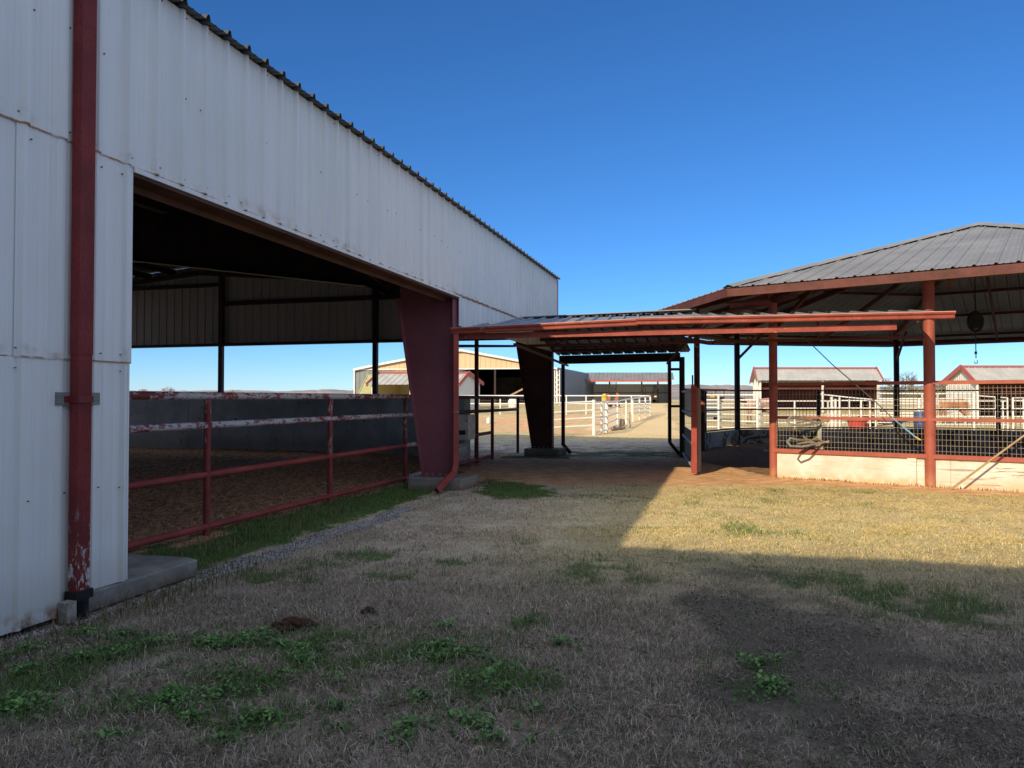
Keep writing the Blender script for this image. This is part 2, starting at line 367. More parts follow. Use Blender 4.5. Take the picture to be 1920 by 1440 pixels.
straw = n.mix(A2.outputs['Alpha'], straw, n.mix(1., straw, (1., .97, .70), 'MULTIPLY'))  # sunlight warmth painted into the straw colour
soil = n.mix(fine, (.07, .06, .052), (.24, .205, .17))
c = n.mix(n.math('MULTIPLY', n.ramp(fine, .42, .62), .35), straw, soil)
def edge(m, k=.5): return n.ramp(n.math('ADD', m, n.math('MULTIPLY', n.math('SUBTRACT', fine, .5), k)), .3, .7)
grn = n.mix(fib, (.07, .10, .035), (.19, .27, .08)); c = n.mix(edge(sa[0], .9), c, grn)
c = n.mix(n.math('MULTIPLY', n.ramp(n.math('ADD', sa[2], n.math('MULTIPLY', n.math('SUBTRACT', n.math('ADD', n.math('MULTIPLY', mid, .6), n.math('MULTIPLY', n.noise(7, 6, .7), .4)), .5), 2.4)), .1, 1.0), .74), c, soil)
sand = n.mix(fib, (.78, .56, .29), (.97, .75, .43)); c = n.mix(n.math('MULTIPLY', edge(sb[1], .8), .75), c, sand)
rd = n.mix(n.ramp(n.noise(3.2, 6, .65, n.vec((.9, 1.3, 1))), .3, .72), (.60, .325, .165), (.93, .60, .345)); rd = n.mix(n.math('MULTIPLY', n.ramp(fine, .5, .75), .5), rd, (.46, .24, .12)); c = n.mix(edge(sa[1], .5), c, rd)
pend = n.mix(n.ramp(n.noise(14, 4), .3, .7), (.10, .062, .04), (.26, .165, .105)); c = n.mix(n.math('MULTIPLY', n.ramp(sb[2], .4, .9), .8), c, pend)
ar = n.mix(n.ramp(n.noise(9, 5, .6), .32, .7), (.30, .16, .088), (.80, .47, .265)); c = n.mix(edge(sb[0], .5), c, ar)
gv = n.n('ShaderNodeTexVoronoi'); gv.inputs['Scale'].default_value = 42; n.put(n.pos(), gv.inputs['Vector'])
gcol = n.mix(gv.outputs['Color'], (.14, .13, .115), (.36, .35, .33)); c = n.mix(edge(A.outputs['Alpha'], .8), c, gcol)
near_shade = n.ramp(n.sep()[1], 9.5, 5.5); c = n.mix(n.math('MULTIPLY', near_shade, .85), c, n.mix(1., c, (.34, .33, .34), 'MULTIPLY'))  # foreground shade painted in: ground colour darkened towards the viewer
h = n.math('ADD', n.math('MULTIPLY', fib, .5), n.math('MULTIPLY', n.noise(11, 5, .6), .8))
nb = n.bump(h, .55, .03, n.bump(n.noise(7, 5, .6), .5, .06))
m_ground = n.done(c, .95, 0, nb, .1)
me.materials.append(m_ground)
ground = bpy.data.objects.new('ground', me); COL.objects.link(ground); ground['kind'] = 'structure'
GZ_TAB = (xs, ys, Z)
def gheight(x, y):
    i = np.clip(np.searchsorted(xs, x)-1, 0, nx-2); j = np.clip(np.searchsorted(ys, y)-1, 0, ny-2)
    u = (x-xs[i])/(xs[i+1]-xs[i]); v = (y-ys[j])/(ys[j+1]-ys[j])
    return (Z[j, i]*(1-u)+Z[j, i+1]*u)*(1-v)+(Z[j+1, i]*(1-u)+Z[j+1, i+1]*u)*v

# ------------------------------------------------------------------ hills on the horizon
mb = MB(); na = 320; rows = [(520, 0), (800, .12), (1150, .5), (1400, .85), (1600, 1.), (2100, .9)]
for i in range(na+1):
    a = math.radians(-52+104*i/na); px = CX+F*math.tan(a)
    hh = 16+9*vnoise(np.array([i/26.]), np.array([.3]), 5)[0]+6*vnoise(np.array([i/9.]), np.array([1.3]), 6)[0]+2.2*random.random()
    hh *= .55+.45*float(sstep(420, 900, px))
    for r, k in rows: mb.v.append((math.sin(a)*r, math.cos(a)*r, 1.0+hh*1.15*k))
nr = len(rows)
for i in range(na):
    for k in range(nr-1): mb.f.append((i*nr+k, (i+1)*nr+k, (i+1)*nr+k+1, i*nr+k+1))
n = NT('hazy_wooded_hills'); c = n.mix(n.ramp(n.noise(.012, 8, .7), .35, .65), (.27, .25, .25), (.46, .40, .35)); c = n.mix(n.math('MULTIPLY', n.ramp(n.noise(.09, 5), .5, .7), .6), c, (.22, .23, .25))  # distance haze is mixed into the hill colours
o = mb.build('hills', n.done(c, 1, 0, None, 0)); o['kind'] = 'structure'

# ------------------------------------------------------------------ the big barn on the left
EAVE, TEND, TNEAR, SW = 5.06, 17.2, -14., 24.
SL = .083
def roofz(s): return EAVE+SL*(s if s <= SW/2 else SW-s)
barn = thing('metal_barn', 'large open sided white metal arena barn with dark ribbed roof, filling the left side', 'barn', B(4, 0, 0))
OUT = -BS
mb = MB(); mb.ribs(B(0, -.016, 0), BD, UP, OUT, -5.45, TEND, 3.485, EAVE-.01, phase=.14, h=.036)
mb.ribs(B(0, -.002, 0), BD, UP, OUT, -5.45, .52, .03, 3.52, phase=.14); mb.ribs(B(0, -.002, 0), BD, UP, OUT, .52, 1.10, .15, 3.52, phase=.14)
mb.ribs(B(0, -.009, 0), BD, UP, OUT, .085, 1.13, 1.885, 3.50, phase=.14)
mb.ribs(B(0, -.002, 0), BD, UP, OUT, 8.95, TEND, 2.93, 3.52, phase=.14)
mb.bbox(-14, -5.45, -.03, 0, 0, EAVE)
mb.build('side_wall', m_wall, barn)
mb = MB(); mb.bbox(1.098, 1.116, -.006, .09, .15, 3.44); mb.bbox(1.13, 8.95, -.03, -.012, 3.445, 3.483); mb.build('edge_trim', m_wall, barn)
mb = MB(); mb.bbox(1.12, 8.9, -.008, .012, 3.418, 3.447); mb.bbox(1.12, 8.9, .012, .20, 3.415, 3.435); mb.bbox(1.12, 8.9, .20, .212, 3.36, 3.45); mb.build('header_beam', m_brown, barn)
mb = MB(); rv = random.Random(3)
for k in range(-22, 56):
    t = .14+k*.305
    if t < -5 or t > 17: continue
    zs_ = [3.56, 5.0, 4.28+rv.uniform(-.05, .05)]+([3.40, 1.95, 1.82, .9+rv.uniform(-.02, .02)] if t < 1.1 else [])
    for z in zs_:
        if rv.random() < .3: continue
        tt = t+rv.choice((.05, -.05, .06)); zz = z+rv.uniform(-.012, .012); mb.box(B(tt, -.020, zz), BD, BS, UP, .0045, .006, .0045)
mb.build('screw_heads', plain('dull_screw_metal', (.12, .115, .11), .5, .4, .2), barn)['kind'] = 'stuff'
# end wall (far gable): sheeted above 3.42, open below
mb = MB(); mb.ribs(B(TEND, 0, 0), BS, UP, BD, 0, SW, 3.42, lambda s: roofz(s)-.02, kinks=(SW/2,)); mb.build('end_wall', m_endwall, barn)
mb = MB(); mb.ribs(B(TNEAR, 0, 0), BS, UP, -BD, 0, SW, 0, lambda s: roofz(s)-.02, kinks=(SW/2,)); mb.ribs(B(0, SW, 0), BD, UP, BS, TNEAR, TEND, 3.42, EAVE-.02); mb.build('back_wall', m_endwall, barn)  # unseen long side left open below to let light into the arena
mb = MB(); a = math.atan(SL); V1 = (BS*math.cos(a)+UP*math.sin(a)); N1 = (UP*math.cos(a)-BS*math.sin(a)); V2 = (-BS*math.cos(a)+UP*math.sin(a)); N2 = UP*math.cos(a)+BS*math.sin(a)
L = SW/2/math.cos(a)
mb.ribs(B(0, 0, EAVE), BD, V1, N1, TNEAR-.1, TEND+.06, -.13, L, h=.05, phase=.05, minor=.006)
added_panels = []; tt0 = TNEAR-.1
for k in range(12):                      # translucent panels added between metal on the far slope to brighten the arena
    ta = -12.6+k*2.45; mb.ribs(B(0, SW, EAVE), BD, V2, N2, tt0, ta, -.13, L, h=.05, phase=.05, minor=.006)
    mb.ribs(B(0, SW, EAVE), BD, V2, N2, ta, ta+1.25, -.13, 1.2, h=.05, phase=.05, minor=.006); mb.ribs(B(0, SW, EAVE), BD, V2, N2, ta, ta+1.25, L-5., L, h=.05, phase=.05, minor=.006)
    added_panels.append(MB().ribs(B(0, SW, EAVE-.004), BD, V2, N2, ta-.02, ta+1.27, 1.15, L-4.95, h=.05, phase=.05, minor=.006)); tt0 = ta+1.25
mb.ribs(B(0, SW, EAVE), BD, V2, N2, tt0, TEND+.06, -.13, L, h=.05, phase=.05, minor=.006)
mb.build('roof', m_roof, barn)
for q_ in added_panels: q_.build('added_daylight_panel', m_added_panel, barn)
mb = MB()
for sgn in (0,):
    o0 = B(0, 0, EAVE-.035) if not sgn else B(0, SW, EAVE-.035); V = V1 if not sgn else V2
    mb.add([o0+BD*TNEAR+V*.02, o0+BD*TEND+V*.02, o0+BD*TEND+V*(L-.01), o0+BD*TNEAR+V*(L-.01)], [(0, 1, 2, 3)])
mb.build('roof_lining', m_ceiling, barn)
def frame(t, nm):                        # rigid frame: tapered column and rafter web with flanges
    c = MB(); col = [B(t-.006, .07, .21), B(t-.006, .63, .21), B(t-.006, 1.13, 3.45), B(t-.006, .07, 4.95)]
    c.prism([col[0], col[1], col[2], B(t-.006, 1.15, 5.05), col[3]], BD*.012)
    c.bar(B(t, .635, .21), B(t, 1.14, 3.46), .26, .018, BS); c.bbox(t-.13, t+.13, .045, .063, .21, 4.95); c.bbox(t-.15, t+.15, .03, .66, .198, .212)
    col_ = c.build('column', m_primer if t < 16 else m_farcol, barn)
    for s in (.18, .30, .44, .56):
        for dt in (-.09, .09): MB().box(B(t+dt, s, .235), BD, BS, UP, .018, .018, .022).build('anchor_nut', m_galv, col_)
    if t > 16:                          # the end frame carries only a light rafter against the sheeting
        r = MB()
        for sa_, sb_ in ((1, 12), (12, 23)): r.bar(B(t, sa_, roofz(sa_)-.30), B(t, sb_, roofz(sb_)-.30), .12, .14)
        r.build('rafter', m_dark, barn)
        return
    r = MB(); low = [(1.14, 3.45), (1.8, 3.72), (7, 4.45), (12, 4.95), (17, 4.45), (22.2, 3.72), (22.86, 3.45)]
    top = [(22.86, roofz(22.86)-.18), (12, roofz(12)-.18), (1.14, roofz(1.14)-.18)]
    r.prism([B(t-.006, s, z) for s, z in low+top], BD*.012)
    for (s0, z0), (s1, z1) in zip(low[:-1], low[1:]): r.bar(B(t, s0, z0), B(t, s1, z1), .26, .018)
    r.build('rafter', m_dark, barn)
    c2 = MB(); c2.prism([B(t-.006, SW-.07, .2), B(t-.006, SW-.63, .2), B(t-.006, SW-1.13, 3.45), B(t-.006, SW-.07, 4.95)], BD*.012); c2.bar(B(t, SW-.635, .2), B(t, SW-1.14, 3.46), .26, .018, BS); c2.build('column', m_dark, barn)
for t in (.72, 8.9, 16.98, -7.2): frame(t, 'f')
for k in range(1, 12):
    for s in (k*1.0, SW-k*1.0): MB().bbox(TNEAR+.1, TEND-.1, s-.03, s+.03, roofz(s)-.24, roofz(s)-.06).build('purlin', m_dark, barn)
MB().bar(B(TNEAR-.1, SW/2, roofz(12)+.06), B(TEND+.06, SW/2, roofz(12)+.06), .7, .03).build('ridge_cap', m_roof, barn)
for s in (5.66, 11.2, 16.8): MB().bbox(TEND-.16, TEND-.04, s-.075, s+.075, 1.3, roofz(s)-.2).build('end_wall_post', m_dark, barn)
mb = MB(); mb.bbox(TEND-.12, TEND-.02, 11.3, 23.5, 5.30, 5.42); mb.build('girt', m_dark, barn); mb = MB(); mb.bbox(TEND-.12, TEND-.02, 1.2, 11.1, 4.66, 4.80); mb.build('girt', m_dark, barn)
mb = MB(); mb.bbox(TEND-.14, TEND+.012, .2, 23.8, 3.33, 3.42); mb.build('sill_beam', m_dark, barn)
MB().tube([B(3.2, .9, 4.28), B(8.8, 1.3, 3.62)], .010, 5).build('sag_rod', m_dark, barn)
MB().bbox(TEND+.0, TEND+.06, -.055, .05, 2.93, EAVE-.03).build('corner_trim', m_redtrim, barn)
# downspout on the near wall
tc = .575
def fluted(mb, z0, z1, t0, t1, s0, s1):
    k = 7; pts = []
    for i in range(k):                   # shallow flutes on the outer face
        u0 = t0+(t1-t0)*i/k; u1 = t0+(t1-t0)*(i+1)/k; pts += [(u0+.001, s0), (u0+(u1-u0)*.3, s0+.004), (u0+(u1-u0)*.7, s0+.004)]
    pts += [(t1, s0), (t1, s1), (t0, s1)]
    return mb.prism([B(t, s, z0) for t, s in pts], UP*(z1-z0))
ds = fluted(MB(), .19, 1.93, tc-.060, tc+.060, -.115, -.038).build('downspout', m_down, barn)
fluted(MB(), 1.928, EAVE-.05, tc-.064, tc+.064, -.119, -.036).build('downspout_pipe', m_down, ds)
MB().bbox(tc-.16, tc+.215, -.036, -.004-.0, 1.555, 1.648).build('mounting_block', m_wood, ds)
mb = MB(); mb.bbox(tc-.068, tc+.068, -.124, -.118, 1.572, 1.622); mb.bbox(tc-.068, tc-.062, -.118, -.036, 1.572, 1.622); mb.bbox(tc+.062, tc+.068, -.118, -.036, 1.572, 1.622); mb.bbox(tc-.108, tc-.062, -.044, -.037, 1.575, 1.62); mb.build('strap', m_down, ds)
mb = MB(); c0 = B(tc, -.077, 0); prof = []
for k in range(8): prof += [(.058, .0+k*.018), (.068, .006+k*.018), (.068, .012+k*.018)]
mb.lathe(c0, prof, 18); mb.bbox(tc-.075, tc+.075, -.135, -.025, .14, .205); mb.build('drain_boot', m_black, ds)
# concrete under the corner
slab = MB().prism([B(.52, -.045, 0), B(1.92, -.03, 0), B(1.98, .12, 0), B(1.95, 1.05, 0), B(.52, 1.05, 0)], UP*.145).build('concrete_slab', m_conc, bevel=.012)
tag(slab, 'low grey concrete slab under the near end of the barn wall, behind the downspout', 'slab')
mb = MB(); mb.prism([B(.42, -.14, 0), B(.50, -.14, 0), B(.50, -.05, 0), B(.42, -.05, 0)], UP*.15); o = mb.build('pipe_stub', m_cabinet, bevel=.006); tag(o, 'short grey square stub standing against the wall left of the black drain boot', 'stub')
# footings
for t, lab in ((8.9, 'grey concrete footing under the dark red tapered column beside the bent gutter pipe'), (16.98, 'smaller looking grey concrete footing under the farther black column')):
    f = MB().prism([B(t-.42, -.22, -.05), B(t+.42, -.26, -.05), B(t+.40, .80, -.05), B(t-.45, .78, -.05)], UP*.247).build('concrete_footing', m_conc, bevel=.02); tag(f, lab, 'footing', 'concrete column footings')

# ------------------------------------------------------------------ arena wall of concrete
path = [(23.6, -13.5), (23.6, TEND-.35), (9.9, TEND-.35), (6.6, TEND-.40), (4.9, TEND-.8), (3.4, TEND-1.6), (2.2, TEND-2.6), (1.50, 13.75)]
aw = thing('arena_wall', 'grey poured concrete wall round the arena under the barn roof', 'wall', B(13, 8, 0))
mb = MB()
for (s0, t0), (s1, t1) in zip(path[:-1], path[1:]):
    L = math.hypot(s1-s0, t1-t0); k = max(1, round(L/2.2))
    for i in range(k):
        a0, a1 = (i+.004)/k, (i+.996)/k
        mb.bar(B(t0+(t1-t0)*a0, s0+(s1-s0)*a0, .81), B(t0+(t1-t0)*a1, s0+(s1-s0)*a1, .81), .16, 1.66)
mb.build('wall_panels', m_arenawall, aw)
mb = MB()
for (s0, t0), (s1, t1) in zip(path[:-1], path[1:]): mb.bar(B(t0, s0, .32), B(t1, s1, .32), .19, .035)
mb.build('form_ledge', m_arenawall, aw)

# ------------------------------------------------------------------ pipe fence across the open bay
fence = thing('pipe_fence', 'flaking red pipe rail fence along the open side of the barn', 'fence', B(6, 1.3, 0))
FS = 1.29
for t in (.55, 3.73, 6.62, 9.49, 12.4): MB().tube([B(t, FS, -.1), B(t, FS, 1.62)], .041, 10).build('post', m_peelpost, fence, smooth=True)
for t, z in ((15.1, 1.62), (17.66, 1.66)): MB().tube([B(t, FS-.02, -.1), B(t, FS-.02, z)], .045, 10).build('post', m_darkred, fence, smooth=True)
MB().tube([B(13.84, FS, -.1), B(13.84, FS, 3.3)], .055, 10).build('tall_post', m_darkred, fence, smooth=True)
for z, m, r in ((1.635, m_peel, .047), (1.285, m_peel, .042)): MB().tube([B(.3, FS, z), B(12.4, FS, z+.01)], r, 10).build('rail', m, fence, smooth=True)
for z, t1 in ((.70, 9.46), (.085, 9.46)): MB().tube([B(.3, FS, z), B(t1, FS, z+.0)], .041, 10).build('rail', m_redrail, fence, smooth=True)
for z in (.70, .085): MB().tube([B(9.46, FS, z), B(12.4, FS, z+.03)], .042, 10).build('rail', m_peel, fence, smooth=True)
for z, t1 in ((1.64, 19.2), (1.29, 17.66), (.71, 15.1), (.09, 15.1)): MB().tube([B(12.4, FS, z), B(t1, FS, z)], .043, 10).build('rail', m_darkred if t1 > 16 else m_redrail, fence, smooth=True)
MB().tube([B(12.5, FS-.0, 2.83), B(17.1, 1.2, 3.14)], .035, 8).build('header_rail', m_dark, fence)
for dt in (-.9, .9): MB().tube([B(13.84+dt*.05, FS, 3.12), B(13.84+dt, FS, 3.42)], .02, 6).build('brace', m_dark, fence)

# electrical cabinet and tote by the arena wall end
cab = thing('electric_cabinet', 'light grey electrical cabinet hung on the rail right of the gutter pipe', 'cabinet', B(12.55, 1.1, .9))
MB().bbox(12.35, 12.82, .98, 1.24, .66, 1.24).build('cabinet_box', m_cabinet, cab, bevel=.008)
dr = MB(); dr.bbox(12.335, 12.353, .985, 1.235, .68, 1.22); d_ = dr.build('door', m_cabinet, cab); MB().bbox(12.30, 12.335, 1.05, 1.2, .78, .88).build('latch', m_dark, d_); MB().bbox(12.325, 12.335, 1.02, 1.04, 1.08, 1.12).build('lock', m_black, d_)
tote = thing('storage_tote', 'pale grey lidded tote sitting below the electrical cabinet', 'tote', B(13.2, 1.62, 0))
MB().prism([B(12.9, 1.42, .0), B(13.5, 1.42, 0), B(13.5, 1.95, 0), B(12.9, 1.95, 0)], UP*.44).build('tub', m_cabinet, tote, bevel=.02); MB().bbox(12.86, 13.54, 1.38, 1.99, .44, .54).build('lid', m_grey, tote, bevel=.015)
# ------------------------------------------------------------------ canopy between barn and round pen
can = thing('canopy', 'low gabled metal canopy with red gutter linking the barn to the round pen', 'canopy', (2.5, 16, 0))
G0 = Vector((-1.02, 13.36, 2.83)); G1 = Vector((7.12, 12.0, 2.955)); R0 = Vector((.28, 17.75, 3.50)); R1 = Vector((4.15, 16.75, 3.57))
E0 = B(TEND+.15, -.02, 2.86); E1 = Vector((4.62, 20.5, 2.88))
u = (G1-G0); ulen = u.length; u = u.normalized(); nrm = u.cross(Vector((0, 0, 1))).normalized()  # pointing to camera side
back = (R0-G0); back = back-u*back.dot(u); bl = back.length; back.normalize(); NR = u.cross(back).normalized()
if NR.z < 0: NR = -NR
# front slope: sheet from gutter to ridge on the left, cut along the line of pen posts on the right
ur = (R1-G0).dot(u); up2 = (Vector((P2.x, P2.y, 3.4))-G0).dot(u); up1 = ulen
def vtop(x):
    if x <= ur: return bl
    if x <= up2: return bl+(2.95-bl)*(x-ur)/(up2-ur)
    return 2.95+(1.72-2.95)*(x-up2)/(up1-up2)
mb = MB(); mb.ribs(G0, u, back, NR, .02, ulen-.06, -.04, vtop, h=.045, phase=.2, minor=.005, kinks=(ur, up2)); mb.build('roof_front', m_canroof, can)
ub = (E0-R0); VB = ub.normalized(); ue = (E1-E0).normalized(); NB = ue.cross(VB).normalized(); NB = NB if NB.z > 0 else -NB
mb = MB(); lenb = (E1-E0).length; h0 = (R0-E0); hv = h0-ue*h0.dot(ue); hl = hv.length; hv.normalize()
mb.ribs(E0, ue, hv, NB, 0, lenb+.3, -.0, hl, h=.045, phase=.1, minor=.005); mb.build('roof_back', m_roof, can)
MB().bar(R0+UP*.03, R1+UP*.03, .36, .02).build('ridge_cap', m_canroof, can)
m_lip_highlight = plain('pink_lip_highlight', (.62, .34, .27), .6)  # paler tone paints the highlight along the gutter's top edge
def gutter(p, q, mat, par):
    mb = MB(); d = (q-p).normalized(); s = d.cross(UP).normalized()     # s points to camera
    prof = [(0, .10), (0, .0), (.075, .0), (.085, .012), (.088, .05), (.122, .072), (.13, .10), (.118, .10), (.10, .075), (.075, .012), (.012, .012), (.012, .10)]
    mb.prism([p+s*a+UP*b for a, b in prof], q-p); g = mb.build('gutter', mat, par); MB().tube([p+s*.124+UP*.102, q+s*.124+UP*.102], .008, 6).build('gutter_lip', m_lip_highlight, g); return g
gm = G0.lerp(G1, .39)+UP*.055
off = nrm*.02-UP*.075
g_ = gutter(G0+off-u*.05, gm+off+u*.01, m_down2, can); gutter(gm+off-u*.02+UP*.012+nrm*.012, G1+off-u*.03+UP*.012, m_down2, can)
# bent downspout at the left end, kicking out at the foot
top = G0+off+u*.03+nrm*.05
dpts = [top+UP*.0, Vector((top.x, top.y, .42)), Vector((top.x-.03, top.y-.10, .30)), Vector((top.x-.26, top.y-.72, .06))]
mb = MB()
for a, b in zip(dpts[:-1], dpts[1:]): mb.bar(a, b, .10, .075, Vector((.3, -.95, .1)))
d2 = mb.build('downspout', m_redrail, can, bevel=.006)
MB().bar(dpts[-1]+(dpts[-1]-dpts[-2]).normalized()*.004, dpts[-1]-(dpts[-1]-dpts[-2]).normalized()*.01, .08, .055, Vector((.3, -.95, .1))).build('spout_mouth', m_black, d2)
MB().bbox(8.4, 8.52, -.2, -.05, 1.36, 1.385)
MB().box(Vector((top.x, top.y, 1.37)), u, nrm, UP, .056, .044, .014).build('strap', m_galv, d2)
# fascia beam, set back under the gutter
f0 = B(8.95, -.10, 2.735)+nrm*.0; fd = Vector((.983, -.183, 0))
fa = Vector((-1.0, 13.46, 2.725)); fb = Vector((6.30, 12.22, 2.78)); MB().bar(fa, fb, .05, .098).build('fascia_beam', m_down2, can)
# long truss below the roof ending at the first pen post
P1 = P2+(pcorner(7)-P2).normalized()*2.84
ca, cb = Vector((.30, 15.72, 2.72)), Vector((P1.x, P1.y, 2.74)); MB().bar(ca, cb, .05, .05).build('truss_chord', m_darkred, can)
mb = MB(); k = 6
for i in range(k):
    a = ca.lerp(cb, (i+.5)/k); t_ = a+UP*.45; mb.bar(a, t_, .035, .035, Vector((0, 1, 0)))
    mb.bar(a, ca.lerp(cb, (i+1)/k)+UP*.42, .03, .03)
mb.build('truss_web', m_darkred, can); MB().bar(ca+UP*.43, cb+UP*.46, .05, .06).build('truss_top', m_darkred, can)
# purlins and joists under the front slope
for w in (1.3, 2.4, 3.7): MB().bar(G0+u*.35+back*w-NR*.06, G0+u*(min(ulen-.1, 7.9-.55*w))+back*w-NR*.06, .045, .07).build('purlin', m_darkred, can)
r0 = E0-UP*.13+ue*.05; MB().bar(r0, E1-UP*.13, .10, .24).build('rear_beam', m_dark, can)
for w in (.9, 2.2): MB().bar(E0+hv*w+ue*.1-NB*.06, E1+hv*w-NB*.06, .045, .07).build('purlin', m_darkred, can)
for a, b in ((Vector((.05, 15.3, 2.72)), E0+ue*.3-UP*.3), (Vector((4.35, 16.6, 3.4)), E1-ue*.35-UP*.3)): MB().bar(a, b, .05, .05).build('brace', m_darkred, can)
hp = Vector((4.66, 20.46, 0)); MB().tube([hp, hp+UP*2.75], .075, 10).build('support_post', m_dark, can, smooth=True)
mb = MB(); rp = B(TEND+.22, -.16, 0); mb.tube([rp+UP*2.6, rp+UP*.25], .055, 8); mb.tube([rp+UP*.28, rp+Vector((.2, -.16, .05))], .055, 8); mb.build('rear_downspout', m_dark, can, smooth=True)

# ------------------------------------------------------------------ round pen
pen = thing('round_pen', 'octagonal covered round pen with grey ribbed roof on red posts', 'riding pen', PC)
EO, ZE, ZP = 9.62, 3.80, 6.22
for k in range(8):
    a0, a1 = pcorner(k, EO, ZE), pcorner(k+1, EO, ZE); U = (a1-a0).normalized(); Lk = (a1-a0).length; mid = (a0+a1)/2; apex = Vector((PC.x, PC.y, ZP)); V = (apex-mid); VL = V.length; V.normalize(); N = U.cross(V); N = N if N.z > 0 else -N
    MB().ribs(a0, U, V, N, .01, Lk-.01, 0, lambda x: max(.002, VL*(1-abs(x-Lk/2)/(Lk/2))-.02), h=.026, phase=.15, minor=.007, kinks=(Lk/2,)).build('roof_panel', m_penroof, pen)
    hc = MB(); hp0, hp1 = a0+UP*.03, apex+UP*.05; kk = 15
    outw = (a0-PC); outw.z = 0; outw.normalize(); sd = outw.cross(UP)
    for i in range(kk):                   # hip cap laid in short overlapping lengths
        p, q_ = hp0.lerp(hp1, i/kk), hp0.lerp(hp1, min(1, (i+1.06)/kk)); lift = UP*.006*(i % 2)
        for sg in (1, -1):
            w = sd*sg*.15-UP*.035
            hc.add([p+lift+UP*.035, q_+lift+UP*.045, q_+w+lift+UP*.02, p+w+lift+UP*.01], [(0, 1, 2, 3)])
    hc.build('hip_cap', m_penroof, pen)
    MB().bar(a0-UP*.10, a1-UP*.10, .03, .155).build('fascia', plain('fascia_red_%d' % k, (.12, .038, .03), .65, 0, .3, 3) if k == 0 else bpy.data.materials['fascia_red_0'], pen)
    c0 = pcorner(k, PR); c1 = pcorner(k+1, PR); dr = (c1-c0).normalized()
    MB().tube([c0-dr*.85+UP*(3.66 if k < 7 else 3.86), c1+dr*.0+UP*(3.66 if k < 7 else 3.86)], .085, 10).build('plate_beam', m_darkred, pen, smooth=True)
    if k == 7: MB().tube([c1+dr*.88+UP*3.60, c1-dr*.02+UP*3.62], .085, 12).build('beam_end', m_redpost, pen, smooth=True)
    # rafter along the hip and purlins across the panel
    MB().bar(pcorner(k, 9.2, ZE-.02), apex-UP*.18, .09, .17).build('rafter', m_darkred, pen)
    for w in (.08, .3, .52, .74):
        p, q_ = a0.lerp(apex, w), a1.lerp(apex, w); MB().bar(p-UP*.07, q_-UP*.07, .05, .09).build('purlin', m_darkred, pen)
    m2 = (c0+c1)/2; MB().bar(m2+UP*3.7, (mid).lerp(apex, .72)-UP*.15, .07, .13).build('rafter', m_darkred, pen)
    MB().tube([c0+UP*3.0, c0+(PC-c0).normalized()*1.3+UP*3.98], .05, 8).build('knee_brace', m_darkred, pen, smooth=True)
MB().lathe(Vector((PC.x, PC.y, ZP-.62)), [(.05, 0), (.3, .05), (.3, .3), (.1, .45)], 12).build('apex_ring', m_darkred, pen)
def post(p, z, r, m): MB().tube([p-UP*.1, p+UP*z], r, 14).build('post', m, pen, smooth=True)
post(P2, 4.0, .085, m_redpost); post(P1, 3.92, .099, m_redpost)
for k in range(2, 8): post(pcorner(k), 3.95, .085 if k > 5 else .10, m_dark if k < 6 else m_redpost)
sd = (pcorner(1)-P2); post(P2+sd.normalized()*3.9, 3.95, .075, m_darkred); post(P2+(pcorner(7)-P2).normalized()*5.0, 3.92, .1, m_redpost)
for k in range(1, 7):
    m2 = (pcorner(k)+pcorner(k+1))/2; post(m2, 1.86, .075, m_dark)
# kick wall, rails and mesh on each side but the gate side (side 0)
for k in range(1, 8):
    c0, c1 = pcorner(k), pcorner(k+1)
    if k == 1: c0 = c0.lerp(c1, .2)
    d = (c1-c0).normalized(); inn = (PC-(c0+c1)/2).normalized(); near = k == 7
    if near: c0, c1 = pcorner(8), pcorner(7); d = (c1-c0).normalized()
    L = (c1-c0).length; mb = MB(); np_ = 2
    for i in range(np_):
        p, q_ = c0+d*(L*i/np_+.002), c0+d*(L*(i+1)/np_-.002); mb.bar(p+inn*.02+UP*.215, q_+inn*.02+UP*.215, .10, .57)
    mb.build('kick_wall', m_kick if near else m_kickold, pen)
    if near:
        MB().box(c0+d*2.55-inn*.07+UP*.23, d, inn, UP, .075, .05, .27).build('kick_wall_pier', m_cabinet if False else m_kick, pen)
    for z, hgt in ((.545, .08), (1.22, .06), (1.90, .065)):
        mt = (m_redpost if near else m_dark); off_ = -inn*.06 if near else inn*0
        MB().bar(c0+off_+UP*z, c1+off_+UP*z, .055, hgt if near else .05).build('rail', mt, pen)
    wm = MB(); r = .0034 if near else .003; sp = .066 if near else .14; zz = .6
    nv = int(L/sp)
    for i in range(1, nv): p = c0+d*(L*i/nv)-inn*(.015 if near else 0); wm.bar(p+UP*.58, p+UP*1.84, r*1.7, r*1.7, Vector((0, 1, 0)))
    z = .64
    while z < 1.8: wm.bar(c0+d*.05+UP*z-inn*.02*near, c1-d*.05+UP*z-inn*.02*near, r*1.7, r*1.7); z += (.105 if near else .2)
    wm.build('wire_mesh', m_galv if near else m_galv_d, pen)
# red collar on the short post left of the gate opening
gpx = at(1317, 760, 23.2); MB().tube([Vector((gpx.x, gpx.y, 0)), Vector((gpx.x, gpx.y, 1.86))], .075, 10).build('post', m_dark, pen, smooth=True)
MB().tube([Vector((gpx.x, gpx.y, 1.18)), Vector((gpx.x, gpx.y, 1.5))], .09, 10).build('post_sleeve', m_redpost, pen, smooth=True)
c1 = pcorner(1); MB().bar(Vector((gpx.x, gpx.y, 1.85)), c1.lerp(pcorner(2), .3)+UP*1.85, .05, .05).build('rail', m_dark, pen)

